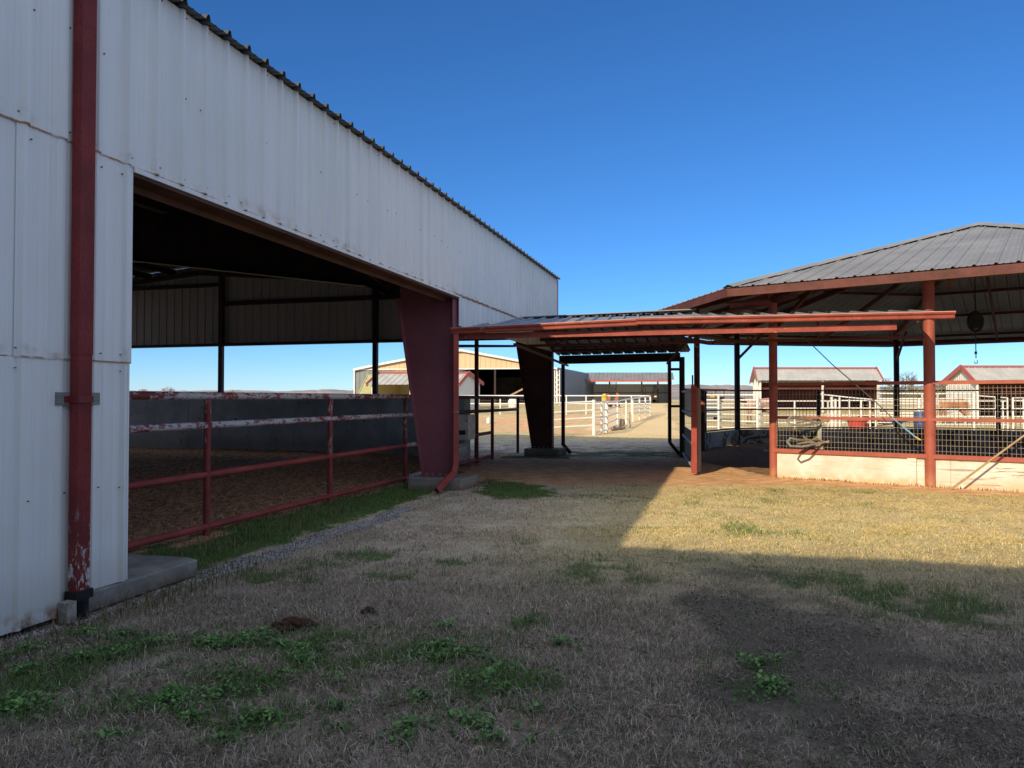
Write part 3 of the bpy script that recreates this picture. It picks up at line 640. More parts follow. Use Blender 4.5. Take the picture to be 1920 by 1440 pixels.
# gate of the pen, standing ajar
gate = thing('pen_gate', 'tall open gate clad in boards, edge on to the view left of the pen entrance', 'gate', (4.3, 18, 0))
ga, gb = Vector((4.66, 20.36, 0)), Vector((3.88, 15.95, 0)); gdv = (gb-ga).normalized(); gs = gdv.cross(UP).normalized()
for z in (1.80, 1.28, .62, .12): MB().tube([ga+UP*z, gb+UP*z], .035, 8).build('gate_rail', m_cabinet, gate, smooth=True)
MB().box(gb+UP*.955+gdv*.06, gs, gdv, UP, .058, .05, .93).build('end_tube', m_redrail, gate, bevel=.006)
pl = gb+gdv*.02; pdv = Vector((.42, .907, 0)); pn = pdv.cross(UP); MB().box(pl+gs*-.075*0+Vector((.075, 0, 0))+pdv*.15+UP*.94, pdv, pn, UP, .15, .02, .90).build('end_board', m_ply, gate)
MB().bar(ga.lerp(gb, .1)+gs*-.03+UP*.5, ga.lerp(gb, .97)+gs*-.03+UP*.5, .02, .72).build('board_panel', m_ply, gate)
MB().bar(ga.lerp(gb, .1)+gs*-.03+UP*1.48, ga.lerp(gb, .97)+gs*-.03+UP*1.48, .02, .62).build('rubber_panel', m_black, gate)
MB().tube([gb-gdv*.35+UP*1.5, gb-gdv*.35+UP*2.12], .018, 6).build('latch_rod', m_dark, gate)
fr = thing('pipe_frame_gate', 'narrow tall dark pipe frame with slanted foot between canopy beam and open gate', 'gate', (4.4, 20.8, 0))
fx0 = at(1253.5, 748, 20.75).x; fx1 = hp.x-.0; fy = 20.62
mb = MB()
for p, q_ in (((fx0, fy, 2.72), (fx0, fy, .40)), ((fx0, fy, .40), (fx1, fy, .02))): mb.bar(p, q_, .085, .085, Vector((0, 1, 0)))
mb.build('frame_tube', m_dark, fr)
for z in (2.42, 1.40): MB().bar((fx0, fy, z), (fx1, fy, z), .07, .07).build('rung', m_dark, fr)

# ------------------------------------------------------------------ small things on the pen
c0, c7 = pcorner(0), pcorner(7); nd = (c7-c0).normalized(); ninn = (PC-(c0+c7)/2).normalized()
def NP(u_, z, o=0.): return c0+nd*u_-ninn*o+UP*z     # point on the near side: along, height, outwards
sr = thing('saddle_rack', 'grey metal saddle rack with two long loops hung on the pen mesh', 'rack', NP(.95, .6, .1))
MB().bar(NP(.92, .66, .06), NP(.92, 1.22, .06), .075, .012, -ninn).build('back_strap', m_galv if False else plain('dull_grey_rack', (.33, .34, .32), .5, .3, .25, 9), sr)
m_rack = bpy.data.materials['dull_grey_rack']; m_rackr = plain('rusty_rack', (.34, .26, .18), .6, .2, .3, 14)
for z in (.72, 1.13):
    mb = MB(); pts = [NP(.99, z+.03, .06), NP(.93, z+.0, .25), NP(.72, z-.045, .62), NP(.56, z-.03, .80), NP(.50, z+.05, .83), NP(.55, z+.12, .78), NP(.64, z+.08, .55), NP(.80, z+.06, .22), NP(.86, z+.06, .06)]
    mb.tube(pts, .022, 7); mb.build('saddle_loop', m_rack, sr, smooth=True)
    mb = MB(); mb.tube([NP(.70, z+.13, .40), NP(.80, z+.05, .28), NP(.90, z+.12, .2), NP(1.0, z+.04, .16), NP(1.1, z+.02, .10)], .018, 6); mb.tube([NP(.6, z+.0, .5), NP(.76, z+.03, .36), NP(.95, z+.0, .22), NP(1.1, z+.05, .08)], .02, 6); mb.build('twisted_rod', m_rackr, sr, smooth=True)
MB().bar(NP(.92, .60, .07), NP(.92, .68, .07), .14, .05, -ninn).build('bracket', m_rackr, sr)
ch = MB()
for i in range(22):
    z = 1.42-i*.036; w = .10+.004*math.sin(i*.5); a_ = nd if i % 2 else -ninn
    ch.tube([NP(w, z, .12)+a_*(.012*math.cos(t))+UP*(.024*math.sin(t)) for t in [k*math.pi/3 for k in range(6)]], .0045, 4, closed=True)
tag(ch.build('latch_chain', m_rackr), 'thin rusty chain hanging beside the left post of the pen mesh', 'chain')
rp_ = [at(1497, 622, 13.9), at(1560, 683, 13.9), at(1640, 752, 13.75), at(1690, 800, 13.5)]
rope = thing('lunge_whip', 'long thin dark whip slanting across the mesh with pale blue and yellow end', 'whip', rp_[0])
MB().tube(rp_, .009, 6).build('lash', m_rope, rope, smooth=True); e1, e2 = at(1716, 819, 13.4), at(1726, 825, 13.36)
MB().tube([rp_[-1]-(rp_[-1]-rp_[-2])*.35, e1], .013, 6).build('handle', m_cyan, rope, smooth=True); MB().tube([e1, e2], .014, 6).build('handle_tip', m_yellow, rope, smooth=True)
b0 = c0+nd*3.2-ninn*.42; bpole = MB().tube([Vector((b0.x, b0.y, 0)), NP(5.35, 1.95, .12)], [.019, .014], 8).build('leaning_pole', m_reed, smooth=True); tag(bpole, 'thin pale wooden pole leaning slantwise against the pen rail', 'pole')
hk = thing('ceiling_pulley', 'dark round pulley fan hanging under the pen roof', 'pulley', at(1829, 603, 17.2)); hc_ = at(1829, 603, 17.2)
mb = MB(); mb.tube([hc_+Vector((.17*math.cos(a), 0, .22*math.sin(a))) for a in [k*math.pi/10 for k in range(20)]], .03, 6, closed=True); mb.build('rim', m_black, hk, smooth=True)
MB().tube([hc_+Vector((0, .03, 0)), hc_-Vector((0, .03, 0))], .17, 16).build('disc', m_black, hk, smooth=True); MB().tube([hc_, hc_+UP*1.9], .012, 5).build('hanger', m_black, hk)
hook = thing('hanging_hook', 'small dark hook on a cord hanging from the pulley', 'hook', at(1830, 660, 17.2)); a_ = at(1829, 625, 17.2); b_ = at(1830, 672, 17.2)
MB().tube([hc_-UP*.24, b_], .011, 5).build('cord', m_black, hook); MB().tube([a_-UP*.42, b_+UP*.1], .026, 6).build('snap', m_black, hook)
MB().tube([b_+Vector((.035*math.sin(t), 0, -.04-.04*math.cos(t)*-1-.04)) for t in [k*.55 for k in range(1, 10)]], .009, 5).build('hook_ring', m_black, hook)
# ------------------------------------------------------------------ white pipe fences beyond
def wfence(label, posts, rails, pr=.045, rr=.03, loc=None, thick=(), group='white pipe fence runs'):
    p0 = posts[0][0]; t = thing('white_pipe_fence', label, 'fence', (p0.x, p0.y, gz(p0.x, p0.y)), group)
    for i, (p, top) in enumerate(posts):
        r = pr*1.6 if i in thick else pr
        MB().tube([Vector((p.x, p.y, gz(p.x, p.y)-.1)), Vector((p.x, p.y, top))], r, 8).build('post', m_whitepaint, t, smooth=True)
    for pts in rails: MB().tube(pts, rr, 7).build('rail', m_whitepaint, t, smooth=True)
    return t
def rowat(px0, px1, d0, d1, rows): return [[at(px0, y0, d0), at(px1, y1, d1)] for y0, y1 in rows]
PTop = lambda px, py, d: (at(px, py, d), at(px, py, d).z)
wfence('white pipe fence straight in front of the pink roan horse', [PTop(1347, 740, 38), PTop(1420, 740, 38), PTop(1323, 740, 38.4)], rowat(1320, 1420, 38.4, 38, [(740.5, 740.5), (750, 750), (757, 757), (764, 764.5), (776, 778), (788, 790.5), (800, 803)]), rr=.04, pr=.06)
wfence('white pipe gate panel between the round red posts before the first red shed', [PTop(1425, 751, 38.6), PTop(1490, 752, 38.6), PTop(1552, 752, 38.6)], rowat(1424, 1556, 38.6, 38.6, [(752, 752), (765.5, 765.5), (778.5, 778.5), (792.5, 792.5)]))
wfence('white pipe fence with a sloping top rail beside the red tubs', [PTop(1559, 744, 38), PTop(1566, 748, 37.8), PTop(1574, 745, 37.6), PTop(1592, 748, 37.4), PTop(1614.5, 752, 37.2), PTop(1631, 752, 36.8), PTop(1641.5, 752, 36.8)], rowat(1556, 1672, 38, 36.5, [(751, 751), (765, 765.5), (778.5, 779), (792, 792)])+[[at(1533, 738.5, 38.4), at(1590, 745, 37.6), at(1636, 749, 36.8)]], thick=(0, 1))
wfence('white pipe fence of many rails between the first red shed and the round post', [PTop(1647, 727, 44), PTop(1729, 738, 43), PTop(1826, 738, 43), PTop(1758, 738, 43), PTop(1790, 738, 43)], rowat(1646, 1828, 44, 43, [(738, 738.5), (747.5, 747.5), (751.5, 753), (756.5, 757), (766, 766), (774.5, 775), (780, 781)]), rr=.045)
wfence('white pipe panels in front of the sorrel horse ending in a gate', [PTop(1722, 747, 37.6), PTop(1729, 752, 37.6), PTop(1826, 742, 37.6), PTop(1867, 744, 37.6), PTop(1880, 752, 37.6), PTop(1888.5, 745, 37.6)], rowat(1720, 1888, 37.6, 37.6, [(752, 752), (766.5, 766.5), (781, 781), (795.5, 795.5)])+[[at(1826, 741.5, 37.6), at(1888.5, 746, 37.6)]], thick=(0,))
wfence('white pipe panel at the right edge in front of the second red shed', [PTop(1899, 746, 37.6), PTop(1919, 748, 37.6), PTop(1990, 748, 37.6)], rowat(1898, 1995, 37.6, 37.6, [(746, 746), (751.5, 751.5), (766, 766), (781, 781), (795, 795)]))
# middle distance, seen under the canopy
fd_ = 53
t = wfence('long white two rail fence before the tan barn', [PTop(px, 742, fd_) for px in (800, 862, 938, 1010, 1062, 1099, 1184, 1219)], rowat(790, 1219, fd_, fd_, [(742, 742), (757, 757)]), rr=.045, pr=.045)
wm = MB()
for k in range(8): wm.bar(at(800, 744+k*3.6, fd_+.06), at(1219, 744+k*3.6, fd_+.06), .008, .008)
for k in range(120): px = 800+419*k/119; wm.bar(at(px, 743, fd_+.06), at(px, 772, fd_+.06), .006, .006)
wm.build('wire_mesh', m_galv, t)
wfence('white four rail gate nearest the canopy shade, left of the thick post', [PTop(1113.5, 749.5, 33.4), PTop(1000, 757, 32.6)], [[at(1000, a, 32.6), at(1113, b, 33.4)] for a, b in ((758, 753), (776, 769), (790, 783), (804, 797.5))], pr=.075, rr=.042)
wfence('short white gate panel just right of the thick white post', [PTop(1128, 754, 34.5), PTop(1137.5, 753, 36)], [[at(1114, a, 33.4), at(1137.5, b, 36)] for a, b in ((754, 754), (768.5, 768), (782.5, 781), (796, 794), (811, 806))], rr=.035, thick=(1,))
ps = [(1137.5, 808), (1158, 800), (1174, 793), (1186.5, 790), (1199, 787), (1210, 783), (1219.5, 779)]; tops = [753.5, 752.5, 749, 747, 745, 743.5, 742]
fl = wfence('white pipe fence running away along the sandy track', [(onground(px, py), at(px, ty, gd(py)).z) for (px, py), ty in zip(ps, tops)][1:], [[at(px, ty, gd(py)) for (px, py), ty in zip(ps, tops)]]+[[at(1137.5, a, 36.6), at(1158, b, 39.5)] for a, b in ((768, 762), (781, 774), (794, 785), (804, 797))]+[[at(1186.5, y, 46), at(1219.5, y2, 52)] for y, y2 in ((752, 751), (759, 758), (767, 765.5), (773, 773))], rr=.04, pr=.05)
wm = MB()
for k in range(8): wm.bar(at(1158, 755+k*5.2, 39.5), at(1186.5, 750+k*4.4, 46), .008, .008)
wm.build('wire_mesh', m_galv, fl)

# ------------------------------------------------------------------ run-in sheds
def runin(name, label, fl_, fr_, depth, zf, zr, zb, side, lining, group='red trimmed run in sheds', posts=(.5,), roof=None, over=.45, lintel=True):
    """open fronted shed: front left/right ground points, depth vector, heights of front eave, ridge, back eave above the ground"""
    g = (gz(fl_.x, fl_.y)+gz(fr_.x, fr_.y))/2; fl_ = Vector((fl_.x, fl_.y, g)); fr_ = Vector((fr_.x, fr_.y, g)); dv = Vector(depth)
    root = thing(name, label, 'shed', (fl_+fr_)/2, group); U = (fr_-fl_); L = U.length; U.normalize(); D = dv.normalized(); dl = dv.length; rf = .36
    OUT_ = -D
    for p, nm in ((fl_, 'side_wall'), (fr_, 'side_wall')):
        prof = lambda x: (zf+(zr-zf)*x/(dl*rf) if x < dl*rf else zr+(zb-zr)*(x-dl*rf)/(dl*(1-rf)))-.04
        MB().ribs(p, D, UP, -U if p is fl_ else U, .0, dl, 0, prof, kinks=(dl*rf,), minor=0, h=.02).build(nm, side, root)
    MB().ribs(fl_+dv, U, UP, OUT_, 0, L, 0, zb-.05, minor=0, h=.02).build('back_wall', lining, root)
    for s in (0, 1):
        mb = MB(); p = fl_+U*(.03 if s == 0 else L-.03); mb.add([p+D*.05, p+dv, p+dv+UP*(zb-.1), p+D*(dl*rf)+UP*(zr-.15), p+D*.05+UP*(zf-.1)], [(0, 1, 2, 3, 4)])
        mb.build('lining', lining, root)
    rid = fl_+D*(dl*rf)+UP*zr; ev = fl_-D*.35+UP*(zf-.35*(zr-zf)/(dl*rf)*.9); bk = fl_+dv+D*.2+UP*(zb-.05)
    for a, nm in ((ev, 'roof_front'), (bk, 'roof_back')):
        V = rid-a; VL = V.length; V.normalize(); N = U.cross(V); N = N if N.z > 0 else -N
        MB().ribs(a-U*.25, U, V, N, 0, L+.5, 0, VL, pitch=.45, h=.035, minor=0).build(nm, roof or m_shedroof, root)
    for s in (-.25, L+.25):
        mb = MB(); mb.bar(ev+U*s+UP*-.02, rid+U*s+UP*.03, .05, .3); mb.bar(bk+U*s, rid+U*s+UP*.03, .05, .3); mb.build('rake_trim', m_redtrim, root)
    MB().bar(rid-U*.27+UP*.06, rid+U*(L+.27)+UP*.06, .28, .1).build('ridge_trim', m_redtrim, root)
    for f in (0.006, *posts, .994): MB().bar(fl_+U*(L*f)+D*.02, fl_+U*(L*f)+D*.02+UP*(zf-.05), .13, .13, U).build('post', m_whitetrim, root)
    if lintel: MB().bar(fl_+D*.3+UP*(zf-.75), fr_+D*.3+UP*(zf-.75), .06, .14).build('kick_rail', m_shedin, root)
    return root
dA = 55.; runin('run_in_shed', 'white run in shed with red trim and dark red inside, between the round posts', onground(1424, d=dA), onground(1648, d=dA), (.9, 4.2, 0), 2.52, 3.30, 2.35, m_wall_plain, m_shedin, posts=(.53,))
dB = 48.; runin('run_in_shed', 'white gabled run in shed with red trim at the right edge', onground(1831, d=dB), onground(2060, d=dB), (.55, 4.3, 0), 2.55, 3.42, 2.45, m_wall_plain, m_shedin, posts=(.5,))
dC = 57.; runin('run_in_shed', 'pale run in shed with red trim and straw lining left of the dark red column', onground(697, d=dC), onground(858, d=dC), (1.5, 4.6, 0), 2.15, 2.95, 2.2, m_wall_plain, m_tanin, posts=(.45,), lintel=False)

# ------------------------------------------------------------------ tan barn far behind
fL, fR = onground(665, d=73), onground(1046, d=70); zb_ = 1.12; fL.z = fR.z = zb_; Uf = fR-fL; Lf = Uf.length; Uf.normalize(); Df = Vector((.275, .961, 0)); DL = 21.
tb = thing('tan_barn', 'big tan gabled barn with white trim and a dark open bay in the distance', 'barn', (fL+fR)/2)
ze, zp, pk = at(663, 692.5, 73).z-zb_, at(868, 655, 71.5).z-zb_, Lf*.525
gab = lambda x: ze+(zp-ze)*(1-abs(x-pk)/(pk if x < pk else Lf-pk))**.93
MB().ribs(fL+UP*0, Uf, UP, -Df, 0, Lf, ze-.02, lambda x: max(ze, gab(x))-.03, pitch=.5, h=.03, minor=0, kinks=[Lf*k/40 for k in range(1, 40)]).build('gable', m_tan, tb)
MB().ribs(fL, Uf, UP, -Df, 0, Lf*.525, 0, ze-.6, pitch=.5, h=.03, minor=0).build('front_wall', m_greyblue, tb)
MB().ribs(fL, Uf, UP, -Df, Lf*.2, Lf*.525, ze-.6, ze-.02, pitch=.5, h=.03, minor=0).build('pink_band', plain('faded_pink_metal', (.45, .27, .19), .7), tb)
MB().ribs(fL, Uf, UP, -Df, 0, Lf*.2, ze-.6, ze-.02, pitch=.5, h=.03, minor=0).build('front_wall', m_greyblue, tb)
for p_, n_ in ((fR, Uf), (fL, -Uf)): MB().ribs(p_, Df, UP, n_, 0, DL, 0, ze, pitch=.5, h=.03, minor=0).build('side_wall', m_greyblue, tb)
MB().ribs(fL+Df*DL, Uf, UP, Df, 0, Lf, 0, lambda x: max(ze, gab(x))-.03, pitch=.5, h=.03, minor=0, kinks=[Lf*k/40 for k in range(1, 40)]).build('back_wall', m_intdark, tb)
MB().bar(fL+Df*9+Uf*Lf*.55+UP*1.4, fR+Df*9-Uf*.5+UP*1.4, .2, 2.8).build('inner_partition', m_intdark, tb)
mb = MB(); pts = [Lf*k/24 for k in range(25)]
for a, b in zip(pts[:-1], pts[1:]): mb.add([fL-Df*.3+Uf*a+UP*(max(ze, gab(a))), fL-Df*.3+Uf*b+UP*max(ze, gab(b)), fL+Df*DL+Uf*b+UP*max(ze, gab(b)), fL+Df*DL+Uf*a+UP*max(ze, gab(a))], [(0, 1, 2, 3)])
mb.build('roof', m_roof, tb)
mb = MB()
for a, b in zip(pts[:-1], pts[1:]): mb.bar(fL-Df*.32+Uf*a+UP*(max(ze, gab(a))-.06), fL-Df*.32+Uf*b+UP*(max(ze, gab(b))-.06), .05, .2)
mb.bar(fL-Df*.06+UP*0, fL-Df*.06+UP*ze, .16, .1, Uf); mb.bar(fL-Df*.05+UP*(ze-.02), fR-Df*.05+UP*(ze-.02), .08, .10); mb.bar(fL+Uf*3.2-Df*.06+UP*(ze-.78), fL+Uf*7.4-Df*.06+UP*(ze-.78), .1, .16); mb.build('white_trim', m_whitetrim, tb)
for f in (.70, .86, .995): MB().bar(fL+Uf*(Lf*f), fL+Uf*(Lf*f)+UP*ze, .16, .16, Uf).build('post', m_whitetrim if f > .9 else m_dark, tb)
mb = MB(); a = at(679, 739, 66); b = at(699, 703, 66); mb.add([at(672, 738, 66), at(694, 738, 66), at(704, 702, 67.5), at(690, 702, 67.5)], [(0, 1, 2, 3)]); mb.bar(at(672, 738, 66), at(690, 702, 67.5), .08, .08); mb.bar(at(673, 738, 66), onground(673, d=66), .08, .08, Vector((1, 0, 0))); mb.bar(at(694, 738, 66), onground(694, d=66), .08, .08, Vector((1, 0, 0)))
tag(mb.build('fibreglass_awning', m_limefibre), 'sloping yellow green fibreglass awning at the left end of the tan barn', 'awning')
# hay elevator inside the bay mouth
he = thing('hay_elevator', 'sloping wooden hay elevator at the mouth of the dark barn bay', 'elevator', onground(970, d=66))
MB().bar(at(956, 742, 66), at(1000, 719, 66), .5, .14).build('chute', m_reed, he); MB().tube([at(985, 728, 66), onground(985, d=66)], .05, 6).build('leg', m_galv, he); MB().tube([at(958, 742, 66), onground(958, d=66)], .05, 6).build('leg', m_galv, he)
bl_ = MB().lathe(onground(962, d=62), [(.36, 0), (.42, .25), (.42, .55), (.3, .72)], 12).build('plastic_drum', m_whitepaint, smooth=True); tag(bl_, 'squat white plastic drum on the sunny dirt before the dark bay', 'drum')
jug = MB().lathe(onground(916, d=44), [(.10, 0), (.13, .05), (.13, .26), (.05, .33), (.05, .38)], 10).build('plastic_jug', m_whitepaint, smooth=True); tag(jug, 'small white plastic jug lying alone on the sunny dirt', 'jug')
scf = thing('pipe_rack', 'tall pale lattice pipe rack by the right corner of the tan barn', 'rack', onground(1044, d=66))
for px in (1040, 1049): MB().tube([onground(px, d=66), at(px, 694, 66)], .05, 6).build('upright', m_whitetrim, scf)
for k in range(5): MB().tube([at(1040, 745-k*9, 66), at(1049, 738-k*9, 66)], .03, 5).build('lattice', m_whitetrim, scf)

# ------------------------------------------------------------------ equipment shed
s0, s1 = onground(1100, d=84), onground(1259, d=84); s0.z = s1.z = 1.12; Us = (s1-s0).normalized(); Ls = (s1-s0).length; Dv = Vector((.16, .987, 0)); es = thing('equipment_shed', 'long open equipment shed with grey ribbed roof and red fascia', 'shed', (s0+s1)/2)
zf, zr_, zbk = at(1150, 712, 84).z-1.12, at(1150, 698.5, 86.6).z-1.12, 2.15
a = s0-Dv*.4+UP*zf; rdg = s0+Dv*2.6+UP*zr_; V = rdg-a; VL = V.length; V.normalize(); N = Us.cross(V); N = N if N.z > 0 else -N
MB().ribs(a, Us, V, N, -.3, Ls+.3, 0, VL, pitch=.45, h=.04, minor=0).build('roof_front', m_penroof, es)
a2 = s0+Dv*5.2+UP*zf; V = rdg-a2; VL = V.length; V.normalize(); N = Us.cross(V); N = N if N.z > 0 else -N
MB().ribs(a2, Us, V, N, -.3, Ls+.3, 0, VL, pitch=.45, h=.04, minor=0).build('roof_back', m_penroof, es)
MB().bar(a-UP*.12, a+Us*Ls-UP*.12, .06, .24).build('fascia', m_redtrim, es)
MB().ribs(s0+Dv*4.9, Us, UP, -Dv, 0, Ls, 0, zbk+.1, pitch=.35, h=.03, minor=0).build('back_wall', m_wall_plain, es)
pr_ = lambda x: zf+(zr_-zf)*(1-abs(x-2.6)/2.6)-.05
MB().ribs(s1, Dv, UP, Us, 0, 5, 0, pr_, pitch=.4, h=.03, minor=0, kinks=(2.6,)).build('end_wall', m_greyblue, es)
for f in (.27, .65, .84, .995): MB().bar(s0+Us*(Ls*f)+Dv*.1, s0+Us*(Ls*f)+Dv*.1+UP*zf, .15, .15, Us).build('post', m_redtrim if f > .9 else m_dark, es)
MB().bar(s0+Dv*4.75+UP*1.2, s1+Dv*4.75+UP*1.2, .05, .07).build('girt', m_dark, es)
lad = thing('ladder', 'grey ladder standing against the back of the equipment shed', 'ladder', onground(1231, d=88.4))
for px in (1228.5, 1233.5): MB().bar(onground(px, d=88.4), at(px, 721, 88.4), .06, .06, Vector((1, 0, 0))).build('stile', m_grey, lad)
for k in range(9): MB().bar(at(1228.5, 755-k*3.8, 88.4), at(1233.5, 755-k*3.8, 88.4), .05, .05).build('rung', m_grey, lad)
pf = thing('scaffold_frame', 'pale open scaffold frame standing inside the equipment shed', 'scaffold', onground(1150, d=88))
for px in (1143.5, 1155.5): MB().bar(onground(px, d=88), at(px, 716, 88), .07, .07, Vector((1, 0, 0))).build('upright', m_reed, pf)
for y in (718, 729, 739): MB().bar(at(1143.5, y, 88), at(1155.5, y, 88), .06, .06).build('crossbar', m_reed, pf)
MB().bar(at(1143.5, 739, 88), at(1155.5, 729, 88), .05, .05).build('diagonal', m_reed, pf)
# utility vehicle
uv = onground(1222, d=82); ut = thing('utility_vehicle', 'small dark utility vehicle with roll cage parked at the equipment shed', 'vehicle', uv)
MB().prism([uv+Vector((-.65, 0, .35)), uv+Vector((.65, 0, .35)), uv+Vector((.65, 0, .8)), uv+Vector((.55, 0, 1.05)), uv+Vector((-.55, 0, 1.05)), uv+Vector((-.65, 0, .8))], (0, 2.4, 0)).build('body', m_dark, ut, bevel=.03)
mb = MB()
for x in (-.6, .6): mb.tube([uv+Vector((x, .3, 1.0)), uv+Vector((x, .6, 1.85)), uv+Vector((x, 1.8, 1.85)), uv+Vector((x, 2.1, .95))], .04, 6)
mb.build('roll_cage', m_black, ut); MB().box(uv+Vector((0, 1.2, 1.9)), Vector((1, 0, 0)), Vector((0, 1, 0)), UP, .66, .7, .03).build('canopy_top', m_black, ut)
for x in (-.62, .62):
    for y in (.35, 2.0): MB().tube([uv+Vector((x-.11, y, .32)), uv+Vector((x+.11, y, .32))], .32, 14).build('wheel', m_rubber, ut, smooth=True)
for x in (-.4, .4): MB().box(uv+Vector((x, -.02, .72)), Vector((1, 0, 0)), Vector((0, 1, 0)), UP, .12, .03, .07).build('headlight', m_whitetrim, ut)
# red implement, yellow feeder
m_fadedred = plain('faded_red_steel', (.40, .14, .11), .7, 0, .2)
ri = thing('red_implement', 'red seat shaped farm implement beyond the white fence', 'implement', onground(1150, d=62)); p = onground(1151, d=62)
MB().prism([p+Vector((-.25, 0, .2)), p+Vector((.3, 0, .2)), p+Vector((.45, 0, 1.1)), p+Vector((.28, 0, 1.25)), p+Vector((.1, 0, .6)), p+Vector((-.3, 0, .5))], (0, .5, 0)).build('hopper', m_fadedred, ri, bevel=.03)
MB().prism([p+Vector((-.45, 0, .2)), p+Vector((-.3, 0, .2)), p+Vector((-.28, 0, 1.0)), p+Vector((-.5, 0, 1.15))], (0, .4, 0)).build('fin', m_fadedred, ri, bevel=.02)
for x in (-.3, .3): MB().tube([p+Vector((x, -.05, .2)), p+Vector((x, .05, .2))], .2, 12).build('wheel', m_rubber, ri)
yf = thing('mineral_feeder', 'yellow domed feeder standing at the white corner post', 'feeder', onground(1133.5, d=38)); p = onground(1133.5, d=38)
zt = at(1133, 739, 38).z-p.z; MB().lathe(p, [(.10, 0), (.08, zt-.42), (.13, zt-.36), (.15, zt-.33)], 12).build('stand', m_grey, yf); MB().lathe(p, [(.15, zt-.34), (.155, zt-.2), (.12, zt-.16), (.165, zt-.12), (.12, zt-.02), (.04, zt+.03)], 14).build('feeder_hood', m_yellow, yf, smooth=True)
p = onground(1165, 799); hb = MB().lathe(p, [(.14, 0), (.2, .1), (.2, .28), (.13, .4)], 12).build('wire_basket', plain('dull_mesh_grey', (.22, .2, .17), .8), smooth=True); tag(hb, 'round dull grey basket at the foot of the receding white fence', 'basket')
p = onground(1181, 802); MB_ = MB().tube([p, p+Vector((-.0, 0, .5)), p+Vector((.01, .05, .85))], .02, 6).build('hydrant_rod', m_dark); tag(MB_, 'thin dark upright rod by the receding white fence', 'rod')
hose = MB(); hose.tube([onground(1164, 786)+UP*.5, onground(1172, 792)+UP*.3, onground(1181, 801)+UP*.03], .022, 6); tag(hose.build('hose', m_whitepaint, smooth=True), 'pale hose drooping from the basket to the grass', 'hose')
lg = MB(); a = onground(1146, 807); b = onground(1170, 805); lg.tube([a+UP*.09, b+UP*.09], [.11, .09], 9); tag(lg.build('log', m_reed, smooth=True), 'short pale log lying by the white fence corner', 'log')

# ------------------------------------------------------------------ things round the far side of the pen
def barrow(label, p, mat, s):
    t = thing('wheelbarrow', label, 'wheelbarrow', p, 'wheelbarrows behind the round pen')
    tr = MB(); w, l = .33*s, .52*s
    lo = [p+Vector((x*l*.6, y*w*.7, .34)) for x, y in ((-1, -1), (1, -1), (1, 1), (-1, 1))]; hi = [p+Vector((x*l, y*w, .66)) for x, y in ((-1, -1), (1, -1), (1, 1), (-1, 1))]
    tr.add(lo+hi, [(0, 1, 2, 3), (0, 1, 5, 4), (1, 2, 6, 5), (2, 3, 7, 6), (3, 0, 4, 7)]); tr.build('tray', mat, t)
    MB().tube([p+Vector((-l*1.25, -.05, .2)), p+Vector((-l*1.25, .05, .2))], .2, 14).build('wheel', m_rubber, t, smooth=True)
    for y in (-.22, .22):
        MB().tube([p+Vector((-l*1.25, y*.2, .2)), p+Vector((0, y, .34)), p+Vector((l*1.9, y, .62))], .022, 6).build('handle', m_reed, t, smooth=True); MB().tube([p+Vector((l*.4, y, .36)), p+Vector((l*.55, y, .0))], .02, 6).build('leg', m_dark, t)
    return t
barrow('blue wheelbarrow behind the pen by the white fence', onground(1668, d=37.2), m_blue, 1.35)
def tub(label, p, r, h):
    t = thing('feed_tub', label, 'tub', p, 'red feed tubs behind the pen'); MB().lathe(p, [(r*.8, 0), (r, h*.9), (r*1.08, h*.9), (r*1.08, h), (r*.95, h), (r*.75, .05)], 16).build('tub', m_redplastic, t, smooth=True)
    for s in (-1, 1): MB().tube([p+Vector((s*r*1.05, -.08, h*.85)), p+Vector((s*r*1.2, 0, h*.8)), p+Vector((s*r*1.05, .08, h*.85))], .015, 5).build('handle', m_rope, t)
tub('shorter left red feed tub behind the white fence', onground(1606, d=36.9), .42, .55); tub('taller right red feed tub behind the white fence', onground(1625, d=37.6), .42, .80)
p = onground(1725.5, d=37.0); bb = thing('plastic_barrel', 'blue plastic barrel beside the round red post', 'barrel', p); MB().lathe(p, [(.26, 0), (.29, .08), (.29, .3), (.3, .33), (.29, .36), (.29, .62), (.3, .65), (.29, .68), (.29, .9), (.25, .96)], 18).build('drum', m_blue, bb, smooth=True); MB().lathe(p+Vector((.12, 0, .96)), [(.03, 0), (.03, .03)], 8).build('bung', m_black, bb)
p = onground(1334, d=46); wt = thing('water_trough', 'grey stock trough behind the white fence by the roan horse', 'trough', p); MB().prism([p+Vector((-1.0, 0, .25)), p+Vector((.5, 0, .25)), p+Vector((.6, 0, 1.25)), p+Vector((-1.1, 0, 1.25))], (0, .9, 0)).build('tank', m_greyblue, wt, bevel=.03)
for x in (-.8, .4): MB().abox(p.x+x-.06, p.x+x+.06, p.y+.05, p.y+.85, p.z, p.z+.26).build('leg', m_dark, wt)
p = onground(1342, d=118); tl = thing('stock_trailer', 'dark red roofed farm trailer with yellow cargo far off', 'trailer', p); W_ = 1.5
MB().abox(p.x-W_, p.x+W_, p.y, p.y+5, p.z+.5, p.z+.62).build('deck', m_dark, tl)
MB().abox(p.x-W_*1.12, p.x+W_*1.12, p.y-.2, p.y+5.2, at(1342, 733, 118).z, at(1342, 729.5, 118).z).build('roof', m_darkred, tl)
for k in range(3): MB().abox(p.x-1.4+k*.5, p.x-1.1+k*.5, p.y-.24, p.y-.2, at(1342, 732.2, 118).z, at(1342, 731, 118).z).build('roof_light', m_whitetrim, tl)
